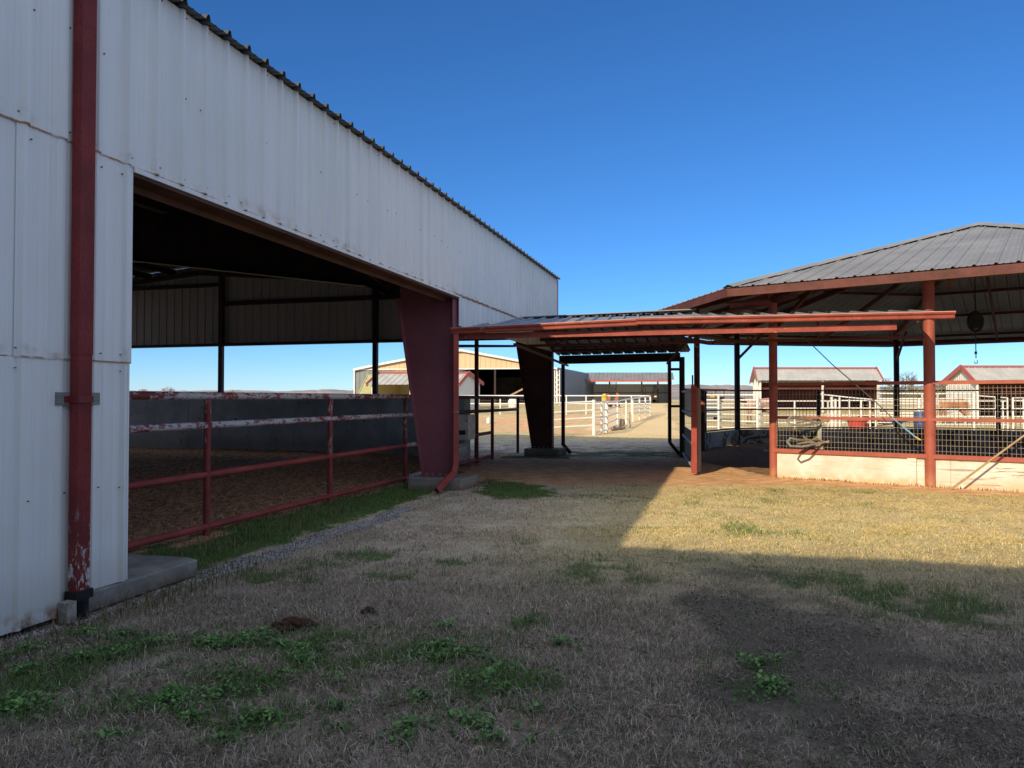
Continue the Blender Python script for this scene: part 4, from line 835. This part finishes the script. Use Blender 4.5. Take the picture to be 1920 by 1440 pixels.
for x in (-1.35, 1.35):
    for y in (.1, 4.9): MB().bar(p+Vector((x, y, .6)), Vector((p.x+x, p.y+y, at(1342, 732, 118).z)), .1, .1, Vector((1, 0, 0))).build('post', m_dark, tl)
    for y in (1.2, 2.4): MB().tube([p+Vector((x-.12, y, .4)), p+Vector((x+.12, y, .4))], .4, 12).build('wheel', m_rubber, tl, smooth=True)
cg = MB(); cg.prism([p+Vector((-.7, .6, .62)), p+Vector((.1, .6, .62)), p+Vector((.0, .6, 1.25)), p+Vector((-.3, .6, 1.35)), p+Vector((-.65, .6, 1.0))], (0, 1.4, 0)); tag(cg.build('bale', m_yellow, bevel=.05), 'yellow load on the deck of the dark red trailer', 'load')

# ------------------------------------------------------------------ horses
def horse(label, p, face, coat, mane, sock, neck='low', scale=1.0, stride=0.):
    """face: +1 looks to +x, -1 to -x; built along x with its feet on the ground"""
    root = thing('horse', label, 'horse', p)
    bm = bmesh.new()
    def ring(pts, n=14):
        prev = None; first = None
        for c, ry, rz, tilt in pts:
            cx, cz = c[0], c[1]; cy = c[2] if len(c) > 2 else 0; R = []
            for k in range(n):
                a = 2*math.pi*k/n; dy, dz = ry*math.cos(a), rz*math.sin(a)
                R.append(bm.verts.new((cx-dz*math.sin(tilt), cy+dy, cz+dz*math.cos(tilt))))
            if prev:
                for k in range(n): bm.faces.new((prev[k], prev[(k+1) % n], R[(k+1) % n], R[k]))
            else: first = R
            prev = R
        bm.faces.new(first[::-1]); bm.faces.new(prev)
    # trunk: from the buttocks to the chest
    ring([((-.80, 1.10), .10, .14, 0), ((-.74, 1.12), .22, .26, 0), ((-.58, 1.15), .275, .30, 0), ((-.35, 1.14), .265, .285, 0), ((-.05, 1.09), .275, .29, 0), ((.2, 1.08), .275, .30, 0), ((.42, 1.12), .25, .32, 0), ((.60, 1.13), .20, .27, 0), ((.70, 1.12), .10, .15, 0)], 18)
    if neck == 'low':
        nk = [((.42, 1.22), .15, .27, -1.15), ((.66, 1.28), .125, .205, -1.25), ((.90, 1.30), .10, .16, -1.35), ((1.08, 1.30), .09, .135, -1.5)]; hd = [((1.06, 1.33), .09, .12, -1.7), ((1.18, 1.25), .10, .125, -2.0), ((1.32, 1.10), .08, .10, -2.2), ((1.42, .98), .065, .075, -2.25), ((1.49, .91), .06, .06, -2.3)]; poll = (1.06, 1.42)
    elif neck == 'graze':
        nk = [((.45, 1.15), .15, .27, -1.5), ((.68, 1.0), .125, .20, -2.1), ((.86, .74), .10, .155, -2.35), ((.97, .54), .09, .13, -2.5)]; hd = [((.96, .56), .09, .12, -2.3), ((1.06, .43), .10, .12, -2.4), ((1.16, .27), .075, .095, -2.5), ((1.21, .14), .065, .07, -2.6), ((1.24, .06), .055, .05, -2.6)]; poll = (1.02, .62)
    else:
        nk = [((.42, 1.22), .15, .27, -.8), ((.60, 1.42), .125, .20, -.8), ((.76, 1.60), .10, .15, -.8), ((.86, 1.72), .09, .12, -1.0)]; hd = [((.84, 1.74), .085, .11, -1.4), ((.96, 1.68), .095, .12, -2.0), ((1.1, 1.53), .075, .095, -2.2), ((1.2, 1.4), .06, .07, -2.25), ((1.25, 1.33), .05, .055, -2.3)]; poll = (.82, 1.84)
    ring(nk); ring(hd)
    for s in (-1, 1):                     # ears
        b = Vector((poll[0], s*.055, poll[1]-.02)); vs = [bm.verts.new(b+Vector(q)) for q in ((-.04, -.02, 0), (.04, -.02, 0), (0, .03, 0), (.0, 0, .15))]
        for f in ((0, 1, 3), (1, 2, 3), (2, 0, 3), (2, 1, 0)): bm.faces.new([vs[i] for i in f])
    for s in (-1, 1):
        k = s*stride
        x = .48+.16*k; ring([((.46, 1.02, s*.14), .11, .15, 1.57), ((.50+.04*k, .82, s*.15), .085, .11, 1.57), ((.50+.09*k, .62, s*.14), .058, .072, 1.57), ((x+.02, .50, s*.135), .052, .058, 1.57), ((x, .32, s*.13), .037, .042, 1.57), ((x-.0, .16, s*.13), .043, .048, 1.57), ((x+.03, .08, s*.13), .04, .045, 1.57), ((x+.05, .0, s*.13), .062, .068, 1.57)], 10)
        k = -s*stride; x = -.74+.16*k; ring([((-.56, 1.04, s*.15), .14, .24, 1.57), ((-.54+.05*k, .82, s*.16), .11, .17, 1.57), ((-.62+.1*k, .64, s*.145), .07, .10, 1.57), ((-.76+.14*k, .50, s*.135), .05, .066, 1.57), ((x-.01, .34, s*.13), .04, .046, 1.57), ((x, .16, s*.13), .045, .05, 1.57), ((x+.04, .08, s*.13), .04, .045, 1.57), ((x+.06, .0, s*.13), .062, .068, 1.57)], 10)
    bmesh.ops.recalc_face_normals(bm, faces=bm.faces)
    me = bpy.data.meshes.new('horse_body'); bm.to_mesh(me); bm.free(); me.transform(Matrix.Scale(scale, 4) @ Matrix.Diagonal((face, 1, 1, 1)))
    if face < 0: me.flip_normals()
    n = NT(label[:12].replace(' ', '_')+'_coat'); tc = n.n('ShaderNodeTexCoord').outputs['Object']; z = n.sep(tc)[2]
    c = n.mix(n.ramp(n.noise(2.6, 4, .6, tc), .3, .7), coat[0], coat[1]); c = n.mix(n.ramp(z, .56*scale, .42*scale), c, sock)
    me.materials.append(n.done(c, .75, 0, None, .2)); o = bpy.data.objects.new('body', me); COL.objects.link(o); o.parent = root
    rm = o.modifiers.new('skin', 'REMESH'); rm.mode = 'VOXEL'; rm.voxel_size = .024; rm.use_smooth_shade = True; sm = o.modifiers.new('smooth', 'SMOOTH'); sm.iterations = 4; sm.factor = .5
    mm = plain(label[:12].replace(' ', '_')+'_hair', mane, .85, 0, .3, 20)
    P_ = lambda x, y, z: p+Vector((x*face, y, z))*scale
    MB().tube([P_(-.80, 0, 1.28), P_(-.90, 0, 1.16), P_(-.94, .01, .9), P_(-.93, .0, .62), P_(-.92, 0, .45)], [.035, .06, .075, .06, .015], 8).build('tail', mm, root, smooth=True)
    mb = MB(); base = [(q[0][0]-math.sin(-q[3])*-q[2]*.0, q[0][1]) for q in nk]
    tops = []
    for c_, ry, rz, ti in nk: tops.append((c_[0]-rz*math.sin(ti)*1.0*(1 if neck != 'graze' else 1), c_[1]+rz*math.cos(ti)))
    tops = [(c_[0]-rz*.98*math.sin(ti+0)*1, c_[1]+rz*.98*math.cos(ti)) for c_, ry, rz, ti in nk]
    a_, b_ = tops[0], poll
    for i in range(9):
        f = i/8; x = a_[0]+(b_[0]-a_[0])*f; z = a_[1]+(b_[1]-a_[1])*f; mb.tube([P_(x, .0, z+.02), P_(x+.01, -.10, z-.06), P_(x+.0, -.125, z-.22)], [.05, .055, .015], 6)
    mb.build('mane', mm, root, smooth=True)
    for s in (-1, 1):
        h0_ = hd[1]; MB().lathe(P_(h0_[0][0]-.0, s*.09, h0_[0][1]+.03), [(.005, -.02), (.02, 0), (.005, .02)], 8).build('eye', m_black, root, smooth=True)
    return root
horse('pink roan horse standing with stretched neck behind the white fence', onground(1421, d=43.5), -1, ((.30, .17, .13), (.44, .30, .26)), (.07, .03, .025), (.2, .11, .08), 'low', 1.06, .25)
horse('sorrel horse with pale legs behind the white panels right of the round post', onground(1785, d=43), -1, ((.30, .115, .055), (.44, .22, .12)), (.5, .36, .22), (.6, .5, .38), 'graze', 1.04, .35)

# ------------------------------------------------------------------ bare trees far off
m_bark = plain('grey_winter_bark', (.19, .165, .14), .95, 0, .25, .6, 0)
m_twig = plain('grey_brown_twigs', (.27, .23, .19), .95, 0, .3, .3, 0)
def tree(label, px, d, h, spread, seed, bush=False):
    R = random.Random(seed); base = Vector((at(px, 748, d).x, d, 1.15)); t = thing('bare_tree', label, 'tree', base, 'bare winter trees on the horizon'); tk, cr = MB(), MB()
    def grow(p, dr, L, r, lev):
        q = p+dr*L; q2 = p+dr*(L*.5)+Vector((R.uniform(-1, 1), R.uniform(-1, 1), 0))*L*.06
        (tk if lev < 2 else cr).tube([p, q2, q], [r, r*.85, r*.7], 5 if lev < 2 else 3, caps=False)
        if lev >= 5: return
        for i in range(R.choice((3, 3, 4)) if lev < 4 else 4):
            ax = Vector((R.gauss(0, 1), R.gauss(0, 1), R.uniform(-.1, .7))).normalized(); nd_ = (dr*.75+ax*spread).normalized(); grow(p+dr*L*R.uniform(.55, 1), nd_, L*R.uniform(.62, .82), r*.58, lev+1)
    n_ = 4 if bush else 1
    for i in range(n_): grow(base+Vector((R.uniform(-.5, .5)*bush*3, 0, -.2)), Vector((R.uniform(-.3, .3)*bush, R.uniform(-.3, .3)*bush, 1)).normalized(), h*.26, h*.022, 0)
    tk.build('trunk', m_bark, t); cr.build('crown', m_twig, t)
for i, a in enumerate([('small bare tree low on the horizon left of the barn end post', 312, 230, 7.2, .8), ('bare tree low on the horizon just right of the barn end post', 432, 215, 5.6, .9), ('little bare tree on the horizon nearest the left barn wall', 268, 250, 6.0, .8),
        ('wide bare tree behind the pen rail left of the round post', 1682, 118, 7.2, .75), ('tall bare tree touching the round red post', 1712, 112, 8.2, .75), ('low bare tree left of the second red trimmed shed', 1771, 125, 6.2, .85), ('bare shrubby tree right beside the end of the first red shed', 1664, 128, 3.6, .9)]): tree(*a, 40+i, i in (2, 5, 6))
# scrub line behind right hand fences
mb = MB(); R = random.Random(9)
for k in range(5200):
    px = R.uniform(1655, 1800); d = R.uniform(95, 118); x = at(px, 748, d).x; hh = abs(R.gauss(0, .8)); z0 = 1.1+hh; s = R.uniform(.05, .16); a = R.uniform(0, 6.28)
    mb.add([(x, d, z0), (x+s*math.cos(a), d+s*math.sin(a), z0+s*1.6), (x-s*.4*math.sin(a), d, z0+s*2.4)], [(0, 1, 2)])
o = mb.build('scrub', plain('olive_winter_scrub', (.16, .145, .07), .95, 0, .5, .15, 0)); tag(o, 'low olive scrub behind the white fences', 'scrub', kind='stuff')
# ------------------------------------------------------------------ the wing behind the photographer (it throws the long shadow)
wing = thing('metal_wing', 'white metal wing of the barn standing behind the viewer', 'building', B(-9, -9, 0))
MB().ribs(B(-5.55, 0, 0), -BS, UP, BD, .0, 22, .03, EAVE-.01, phase=.1).build('wing_wall', m_wall_plain, wing)
MB().ribs(B(-5.55, -22, 0), -BD, UP, OUT, 0, 11, .03, EAVE-.01).build('wing_end', m_wall_plain, wing)
MB().ribs(B(-5.43, 0, EAVE-.02), -BS, (-BD+UP*.083).normalized(), UP, 0, 22.2, 0, 6, h=.05).build('wing_roof', m_roof, wing)
MB().ribs(B(-16.6, 0, EAVE-.02), -BS, (BD+UP*.083).normalized(), UP, 0, 22.2, 0, 5.2, h=.05).build('wing_roof', m_roof, wing)

# ------------------------------------------------------------------ grass blades, weeds, gravel, dung
def mesh_np(name, verts, loops, starts, mat, colors=None, smooth=False):
    me = bpy.data.meshes.new(name); me.vertices.add(len(verts)); me.vertices.foreach_set('co', np.ascontiguousarray(verts, dtype=np.float32).ravel())
    me.loops.add(len(loops)); me.loops.foreach_set('vertex_index', loops.astype(np.int32)); me.polygons.add(len(starts)); me.polygons.foreach_set('loop_start', starts.astype(np.int32))
    if smooth: me.polygons.foreach_set('use_smooth', np.ones(len(starts), bool))
    me.update(calc_edges=True)
    if colors is not None: setattr4(me, 'tint', colors)
    me.materials.append(mat); o = bpy.data.objects.new(name, me); COL.objects.link(o); return o
n = NT('blade_tint'); A = n.n('ShaderNodeAttribute', attribute_name='tint'); m_blade = n.done(A.outputs['Color'], .8, 0, None, .15)
tl_ = n.t.nodes.new('ShaderNodeBsdfTranslucent'); n.t.links.new(A.outputs['Color'], tl_.inputs['Color']); mx = n.t.nodes.new('ShaderNodeMixShader'); mx.inputs[0].default_value = .3
out = next(x for x in n.t.nodes if x.type == 'OUTPUT_MATERIAL'); n.t.links.new(n.bsdf.outputs[0], mx.inputs[1]); n.t.links.new(tl_.outputs[0], mx.inputs[2]); n.t.links.new(mx.outputs[0], out.inputs[0])

def scatter(N, y0, y1, k=.80, xo=0.):
    y = np.exp(rng.uniform(math.log(y0), math.log(y1), N)); x = rng.uniform(-k, k, N)*y+rng.uniform(-.4, .4, N)+xo
    return x, y
def blades(name, N, y0, y1, hmin, hmax, wmin, wk, label):
    x, y = scatter(N, y0, y1); cv = cover(x, y); n1 = fbm(x, y, .8, 77); n2 = fbm(x, y, 6, 78, 2); n3 = fbm(x, y, 2.2, 79, 3)
    inside = (cv['s'] > 1.5) & (cv['t'] < 17.2)
    dens = (1-.97*cv['arena'])*(1-.96*np.clip(cv['red']*1.25, 0, 1))*(1-.93*cv['gravel'])*(1-.42*cv['bare'])*(~inside)*(.35+.9*sstep(.25, .6, n3))
    wallin = (cv['s'] > -.05) & (cv['t'] < 2.0) & (cv['t'] > -14); dens = np.where(wallin, 0, dens)
    for ft in (8.9, 16.98): dens = np.where((np.abs(cv['t']-ft) < .5) & (cv['s'] > -.3) & (cv['s'] < .85), 0, dens)
    keep = rng.random(N) < dens; x, y = x[keep], y[keep]; g = cv['green'][keep]; red = cv['red'][keep]; bare = cv['bare'][keep]; n1, n2 = n1[keep], n2[keep]; N = len(x)
    isg = rng.random(N) < np.clip(g*.95+.035+.075*(y < 13)*(x < 4)+.09*(n1 > .6), 0, 1)
    z0 = gheight(x, y)-.006
    h = rng.uniform(hmin, hmax, N)*(.55+.9*n2)*np.where(isg, 1.0+.25*g, 1.0)*(1-.5*bare)*(1-.3*(y > 13.5)); az = rng.uniform(0, 2*math.pi, N)+np.where(n1 > .5, .8, 0); h = h*(1-.28*sstep(6, 10, y)); lean = np.where(isg, rng.uniform(.15, .9, N), rng.uniform(.5, 1.9, N)*(1+1.1*sstep(6, 10, y)))
    w = np.maximum(wmin, wk*y)*rng.uniform(.7, 1.35, N)
    lit = rng.random(N) < .006; h = np.where(lit, .012, h); lean = np.where(lit, rng.uniform(6, 13, N), lean); dx, dy = np.cos(az), np.sin(az); L = h*lean; face = az+math.pi/2+rng.normal(0, .5, N); wx, wy = np.cos(face)*w/2, np.sin(face)*w/2
    base = np.stack([x, y, z0], -1); side = np.stack([wx, wy, np.zeros(N)], -1)
    cur = rng.uniform(.3, .6, N)[:, None]
    mid = base+np.stack([dx*L*.35, dy*L*.35, h*.62], -1); tip = base+np.stack([dx*L, dy*L, h*np.where(lean > 1.1, .62, 1.0)], -1)+rng.normal(0, .004, (N, 3))
    V = np.stack([base-side, base+side, mid-side*.8, mid+side*.8, tip], 1).reshape(-1, 3)
    o = np.arange(N)[:, None]*5; lp = np.concatenate([o+0, o+1, o+3, o+2, o+2, o+3, o+4], 1).reshape(-1); st = (np.arange(N)[:, None]*7+np.array([0, 4])).reshape(-1)
    t = rng.random((N, 1)); fy = sstep(5.5, 9.5, y+.25*x)[:, None]; gd_ = sunlit_gold(x, y)[:, None]; dry = (np.array([.15, .118, .095])*(1-t**1.5)+np.array([.88, .72, .58])*t**1.5)*(1-fy)+(np.array([.36, .285, .22])*(1-t)+np.array([.94, .78, .61])*t)*fy*(1-gd_)+(np.array([.86, .64, .25])*(1-t)+np.array([1.0, .85, .41])*t)*fy*gd_; old = rng.random((N, 1)) < .25-.17*fy*gd_; dry = np.where(old, np.array([.22, .19, .15])*(.7+.8*t)*(1+1.4*fy), dry)  # blade colours carry painted shade near the viewer, painted sun farther out
    dry = np.where(lit[:, None], np.array([.9, .78, .58]), dry); dry = dry*(1-.3*bare[:, None]); grn = np.array([.08, .145, .04])*(1-t)+np.array([.23, .36, .10])*t
    c = np.where(isg[:, None], grn, dry)*rng.uniform(.8, 1.15, (N, 1)); c = np.clip(c, 0, 1); c5 = np.repeat(c[:, None, :], 5, 1)*np.array([.78, .78, 1., 1., 1.08])[None, :, None]
    c4 = np.concatenate([c5.reshape(-1, 3), np.ones((N*5, 1))], 1)
    ob = mesh_np(name, V, lp, st, m_blade, c4); tag(ob, label, 'grass', kind='stuff')
blades('grass', 260000, 2.5, 9.5, .018, .066, .0040, .00062, 'short dry winter turf near the viewer, straw greyed by painted shade, mixed with green')
blades('grass', 300000, 8.5, 34, .022, .064, .004, .00062, 'dry straw coloured turf farther off towards the pen and canopy')
# tall seedy tufts along walls and fence
x, y = [], []
for t_, s_, N, sp in ((-1.5, -.38, 900, 1.3), (1.2, -.25, 900, .9), (7.0, 1.15, 900, 2.2), (9.6, -.2, 500, .6), (3, .6, 900, 2)):
    tt = rng.normal(t_, sp, N); s2 = rng.normal(s_, .12, N)
    for a, b in zip(tt, s2):
        if b > -.06 and a < 2.05: continue
        if abs(a-8.9) < .46 and -.28 < b < .84: continue
        p = B(a, b, 0); x.append(p.x); y.append(p.y)
for u_ in rng.uniform(.1, 6, 420): p = NP(u_, 0, .12+abs(rng.normal(0, .08))); x.append(p.x); y.append(p.y)
x, y = np.array(x), np.array(y); N = len(x); h = rng.uniform(.04, .14, N)*np.where(y > 11, .6, 1); az = rng.uniform(0, 6.28, N); L = h*rng.uniform(.2, .7, N); w = np.maximum(.0022, .00045*y)
base = np.stack([x, y, gheight(x, y)-.01], -1); side = np.stack([np.cos(az+1.57)*w, np.sin(az+1.57)*w, 0*w], -1); mid = base+np.stack([np.cos(az)*L*.35, np.sin(az)*L*.35, h*.6], -1); tip = base+np.stack([np.cos(az)*L, np.sin(az)*L, h], -1)
V = np.stack([base-side, base+side, mid-side*.7, mid+side*.7, tip], 1).reshape(-1, 3); o = np.arange(N)[:, None]*5; lp = np.concatenate([o+0, o+1, o+3, o+2, o+2, o+3, o+4], 1).reshape(-1); st = (np.arange(N)[:, None]*7+np.array([0, 4])).reshape(-1)
t = rng.random((N, 1)); c = np.where(rng.random((N, 1)) < .4, np.array([.05, .09, .025])*(.7+t), np.array([.3, .23, .14])*(.5+t)); c4 = np.concatenate([np.repeat(c, 5, 0), np.ones((N*5, 1))], 1)
tag(mesh_np('tall_grass', V, lp, st, m_blade, c4), 'longer ragged grass along the wall, fence and pen foot', 'grass', kind='stuff')
# leafy clover weeds
cx, cy, cs, ch_ = [], [], [], []
RW = random.Random(4); extra = [(at(px, py, gd(py)), RW.uniform(.06, .2), py) for px, py in [(RW.uniform(-20, 1050), RW.uniform(1165, 1400)) for _ in range(46)]]
for p, r, py in [(p, r, g_[1]) for (p, r), g_ in zip(GP, GREENS)]+extra:
    if py < 1140: continue
    N = int(620*r/.3)
    a = rng.uniform(0, 6.28, N); q = np.abs(rng.normal(0, .8, N))*r; x = p.x+np.cos(a)*q*1.3; y = p.y+np.sin(a)*q; k = fbm(x, y, 4, 91, 3) > .47
    cx.append(x[k]); cy.append(y[k]); cs.append(np.exp(-(q[k]/r)**2))
cx, cy, cs = map(np.concatenate, (cx, cy, cs)); N = len(cx); hz = rng.uniform(.006, .045, N)*(.4+.8*cs); r = rng.uniform(.004, .0125, N); az = rng.uniform(0, 6.28, N); tl1 = rng.normal(0, .45, N); tl2 = rng.normal(0, .45, N)
ctr = np.stack([cx, cy, gheight(cx, cy)+hz], -1); vs = []
for k in range(5):
    a = az+k*2*math.pi/5; rr = r*(1.15 if k % 2 else 1); vs.append(ctr+np.stack([np.cos(a)*rr, np.sin(a)*rr, np.cos(a)*rr*tl1+np.sin(a)*rr*tl2], -1))
V = np.stack(vs, 1).reshape(-1, 3); lp = np.arange(N*5); st = np.arange(0, N*5, 5); t = rng.random((N, 1)); c = (np.array([.07, .15, .05])*(1-t)+np.array([.21, .35, .115])*t)*(.45+.9*(hz/.045)[:, None]); c4 = np.concatenate([np.repeat(c, 5, 0), np.ones((N*5, 1))], 1)
tag(mesh_np('clover', V, lp, st, m_blade, c4), 'dark green leafy clover patches in the shaded foreground turf', 'clover', kind='stuff')
# gravel under the drip line, clods in the arena
def stones(name, x, y, z, r, mat, label, cat, cols):
    N = len(x); d = np.array([[1, 0, 0], [-1, 0, 0], [0, 1, 0], [0, -1, 0], [0, 0, 1], [0, 0, -1]], float); P = d[None]*rng.uniform(.6, 1.25, (N, 6, 1))*r[:, None, None]*np.array([1, 1, .7]); P += rng.normal(0, .18, (N, 6, 3))*r[:, None, None]
    a = rng.uniform(0, 6.28, N); ca, sa_ = np.cos(a)[:, None], np.sin(a)[:, None]; P = np.stack([P[..., 0]*ca-P[..., 1]*sa_, P[..., 0]*sa_+P[..., 1]*ca, P[..., 2]], -1)+np.stack([x, y, z], -1)[:, None]
    f = np.array([[0, 2, 4], [2, 1, 4], [1, 3, 4], [3, 0, 4], [2, 0, 5], [1, 2, 5], [3, 1, 5], [0, 3, 5]]); lp = (np.arange(N)[:, None, None]*6+f[None]).reshape(-1); st = np.arange(0, N*24, 3)
    c4 = np.concatenate([np.repeat(cols, 6, 0), np.ones((N*6, 1))], 1); tag(mesh_np(name, P.reshape(-1, 3), lp, st, mat, c4), label, cat, kind='stuff')
n = NT('stone_tint'); A = n.n('ShaderNodeAttribute', attribute_name='tint'); m_stone = n.done(A.outputs['Color'], .9, 0, None, .1)
N = 20000; tt = rng.uniform(-2.4, 7.8, N); s2 = -.17+(tt-4)*.03*1+rng.normal(0, .13, N); xx = BO.x+BD.x*tt+BS.x*s2; yy = BO.y+BD.y*tt+BS.y*s2; k = (cover(xx, yy)['gravel'] > .25+.5*rng.random(N)) & ~((tt > .3) & (tt < 2.02) & (s2 > -.07)) & ~((s2 > -.04) & (tt < .5)); xx, yy = xx[k], yy[k]; N = len(xx)
t = rng.random((N, 1)); stones('gravel', xx, yy, gheight(xx, yy)+.004, rng.uniform(.006, .02, N), m_stone, 'strip of pale crushed gravel along the foot of the barn wall', 'gravel', np.array([.16, .15, .135])*(1-t)+np.array([.58, .56, .54])*t)
N = 16000; tt = rng.uniform(1, 13, N); s2 = 1.5+np.abs(rng.normal(0, 4.2, N)); xx = BO.x+BD.x*tt+BS.x*s2; yy = BO.y+BD.y*tt+BS.y*s2; t = rng.random((N, 1)); stones('dirt_clods', xx, yy, gheight(xx, yy), rng.uniform(.006, .035, N)**1.0, m_stone, 'loose brown dirt clods on the arena floor', 'dirt', np.array([.20, .115, .066])*(1-t)+np.array([.62, .37, .21])*t)
x, y = scatter(60000, 2.6, 8.5, .85); k = (cover(x, y)['bare'] > .3+.6*rng.random(len(x))) & (fbm(x, y, 2.5, 55, 3) > .45); x, y = x[k][:9000], y[k][:9000]; N = len(x); t = rng.random((N, 1))
stones('soil_crumbs', x, y, gheight(x, y)+.001, rng.uniform(.003, .012, N), m_stone, 'dark soil crumbs on the worn bare ground at the right foreground', 'soil', np.array([.05, .04, .034])*(1-t)+np.array([.22, .18, .15])*t)
# dung heap and little clod
def heap(name, label, p, n_, R_, hgt, mat):
    mb = MB(); rr = random.Random(5)
    for i in range(n_):
        a = rr.uniform(0, 6.28); q = min(.9, abs(rr.gauss(0, .42))); x_, y_ = p.x+math.cos(a)*q*R_, p.y+math.sin(a)*q*R_*.6; s = rr.uniform(.012, .034); zc = p.z+max(.005, hgt*math.exp(-q*q*2.2))*rr.uniform(.5, 1)
        ring = [(s*.55, -s*.5), (s, -s*.1), (s*.9, s*.3), (s*.4, s*.6)]; mb.lathe((x_, y_, zc), [(a_*rr.uniform(.8, 1.2), b_) for a_, b_ in ring], 7)
    return tag(mb.build(name, mat), label, 'heap')
m_dung = plain('dark_red_soil', (.075, .035, .018), .95, 0, .45, 30, .5, 80)
heap('dirt_heap', 'small heap of dark reddish crumbled dirt in the foreground turf', onground(552, 1174), 150, .17, .05, m_dung)
heap('dirt_heap', 'tiny dark dirt crumb pile in the turf behind the bigger heap', onground(692, 1146), 14, .06, .015, m_dung)

# ------------------------------------------------------------------ camera, sky, sun
cam = bpy.data.cameras.new('camera'); cam.sensor_width = 36; cam.lens = 36*F/1920; cam.clip_start = .05; cam.clip_end = 9000
co_ = bpy.data.objects.new('camera', cam); COL.objects.link(co_); co_.location = (0, 0, CAMZ); co_.rotation_euler = (math.pi/2+PITCH, 0, 0); scn.camera = co_
PHI, ELEV = math.radians(34.9), math.radians(26.0)
w = bpy.data.worlds.new('World'); scn.world = w; w.use_nodes = True; bg = w.node_tree.nodes['Background']; sk = w.node_tree.nodes.new('ShaderNodeTexSky'); sk.sky_type = 'NISHITA'; sk.sun_disc = False; sk.sun_elevation = ELEV; sk.sun_rotation = PHI+math.pi
sk.air_density = .85; sk.dust_density = .01; sk.ozone_density = 9.; sk.altitude = 300
hs = w.node_tree.nodes.new('ShaderNodeHueSaturation'); hs.inputs['Saturation'].default_value = 1.07; w.node_tree.links.new(sk.outputs[0], hs.inputs['Color'])
# added unseen brightness overhead and behind the viewer, fills the shade
W = w.node_tree; tcw = W.nodes.new('ShaderNodeTexCoord'); sx = W.nodes.new('ShaderNodeSeparateXYZ'); W.links.new(tcw.outputs['Generated'], sx.inputs[0])
def wramp(sock, a, b):
    m = W.nodes.new('ShaderNodeMapRange'); m.interpolation_type = 'SMOOTHSTEP'; W.links.new(sock, m.inputs[0]); m.inputs[1].default_value = a; m.inputs[2].default_value = b; return m.outputs[0]
def wmath(op, a, b):
    m = W.nodes.new('ShaderNodeMath'); m.operation = op
    for i, v in enumerate((a, b)):
        if hasattr(v, 'is_output'): W.links.new(v, m.inputs[i])
        else: m.inputs[i].default_value = v
    return m.outputs[0]
fill_veil = wmath('MAXIMUM', wramp(sx.outputs[2], .50, .78), wmath('MULTIPLY', wramp(sx.outputs[1], .05, -.45), wramp(sx.outputs[2], .0, .2)))
nzw = W.nodes.new('ShaderNodeTexNoise'); nzw.inputs['Scale'].default_value = 2.2; nzw.inputs['Detail'].default_value = 6; W.links.new(tcw.outputs['Generated'], nzw.inputs['Vector'])
fill_veil = wmath('MULTIPLY', fill_veil, wmath('ADD', .45, wmath('MULTIPLY', wramp(nzw.outputs['Fac'], .35, .65), .55)))
mxw = W.nodes.new('ShaderNodeMix'); mxw.data_type = 'RGBA'; W.links.new(fill_veil, mxw.inputs[0]); W.links.new(hs.outputs[0], mxw.inputs[6]); mxw.inputs[7].default_value = (4.7, 5.2, 6.3, 1)
W.links.new(mxw.outputs[2], bg.inputs[0]); bg.inputs[1].default_value = .15
sun = bpy.data.lights.new('sun', 'SUN'); sun.energy = 5.0; sun.angle = math.radians(.5); sun.color = (1, .82, .53); so = bpy.data.objects.new('sun', sun); COL.objects.link(so)
tos = Vector((-math.sin(PHI)*math.cos(ELEV), -math.cos(PHI)*math.cos(ELEV), math.sin(ELEV))); so.rotation_euler = tos.to_track_quat('Z', 'Y').to_euler()
scn.view_settings.view_transform = 'Standard'; scn.view_settings.look = 'None'; scn.view_settings.exposure = 0
scn.cycles.max_bounces = 8; scn.cycles.diffuse_bounces = 7
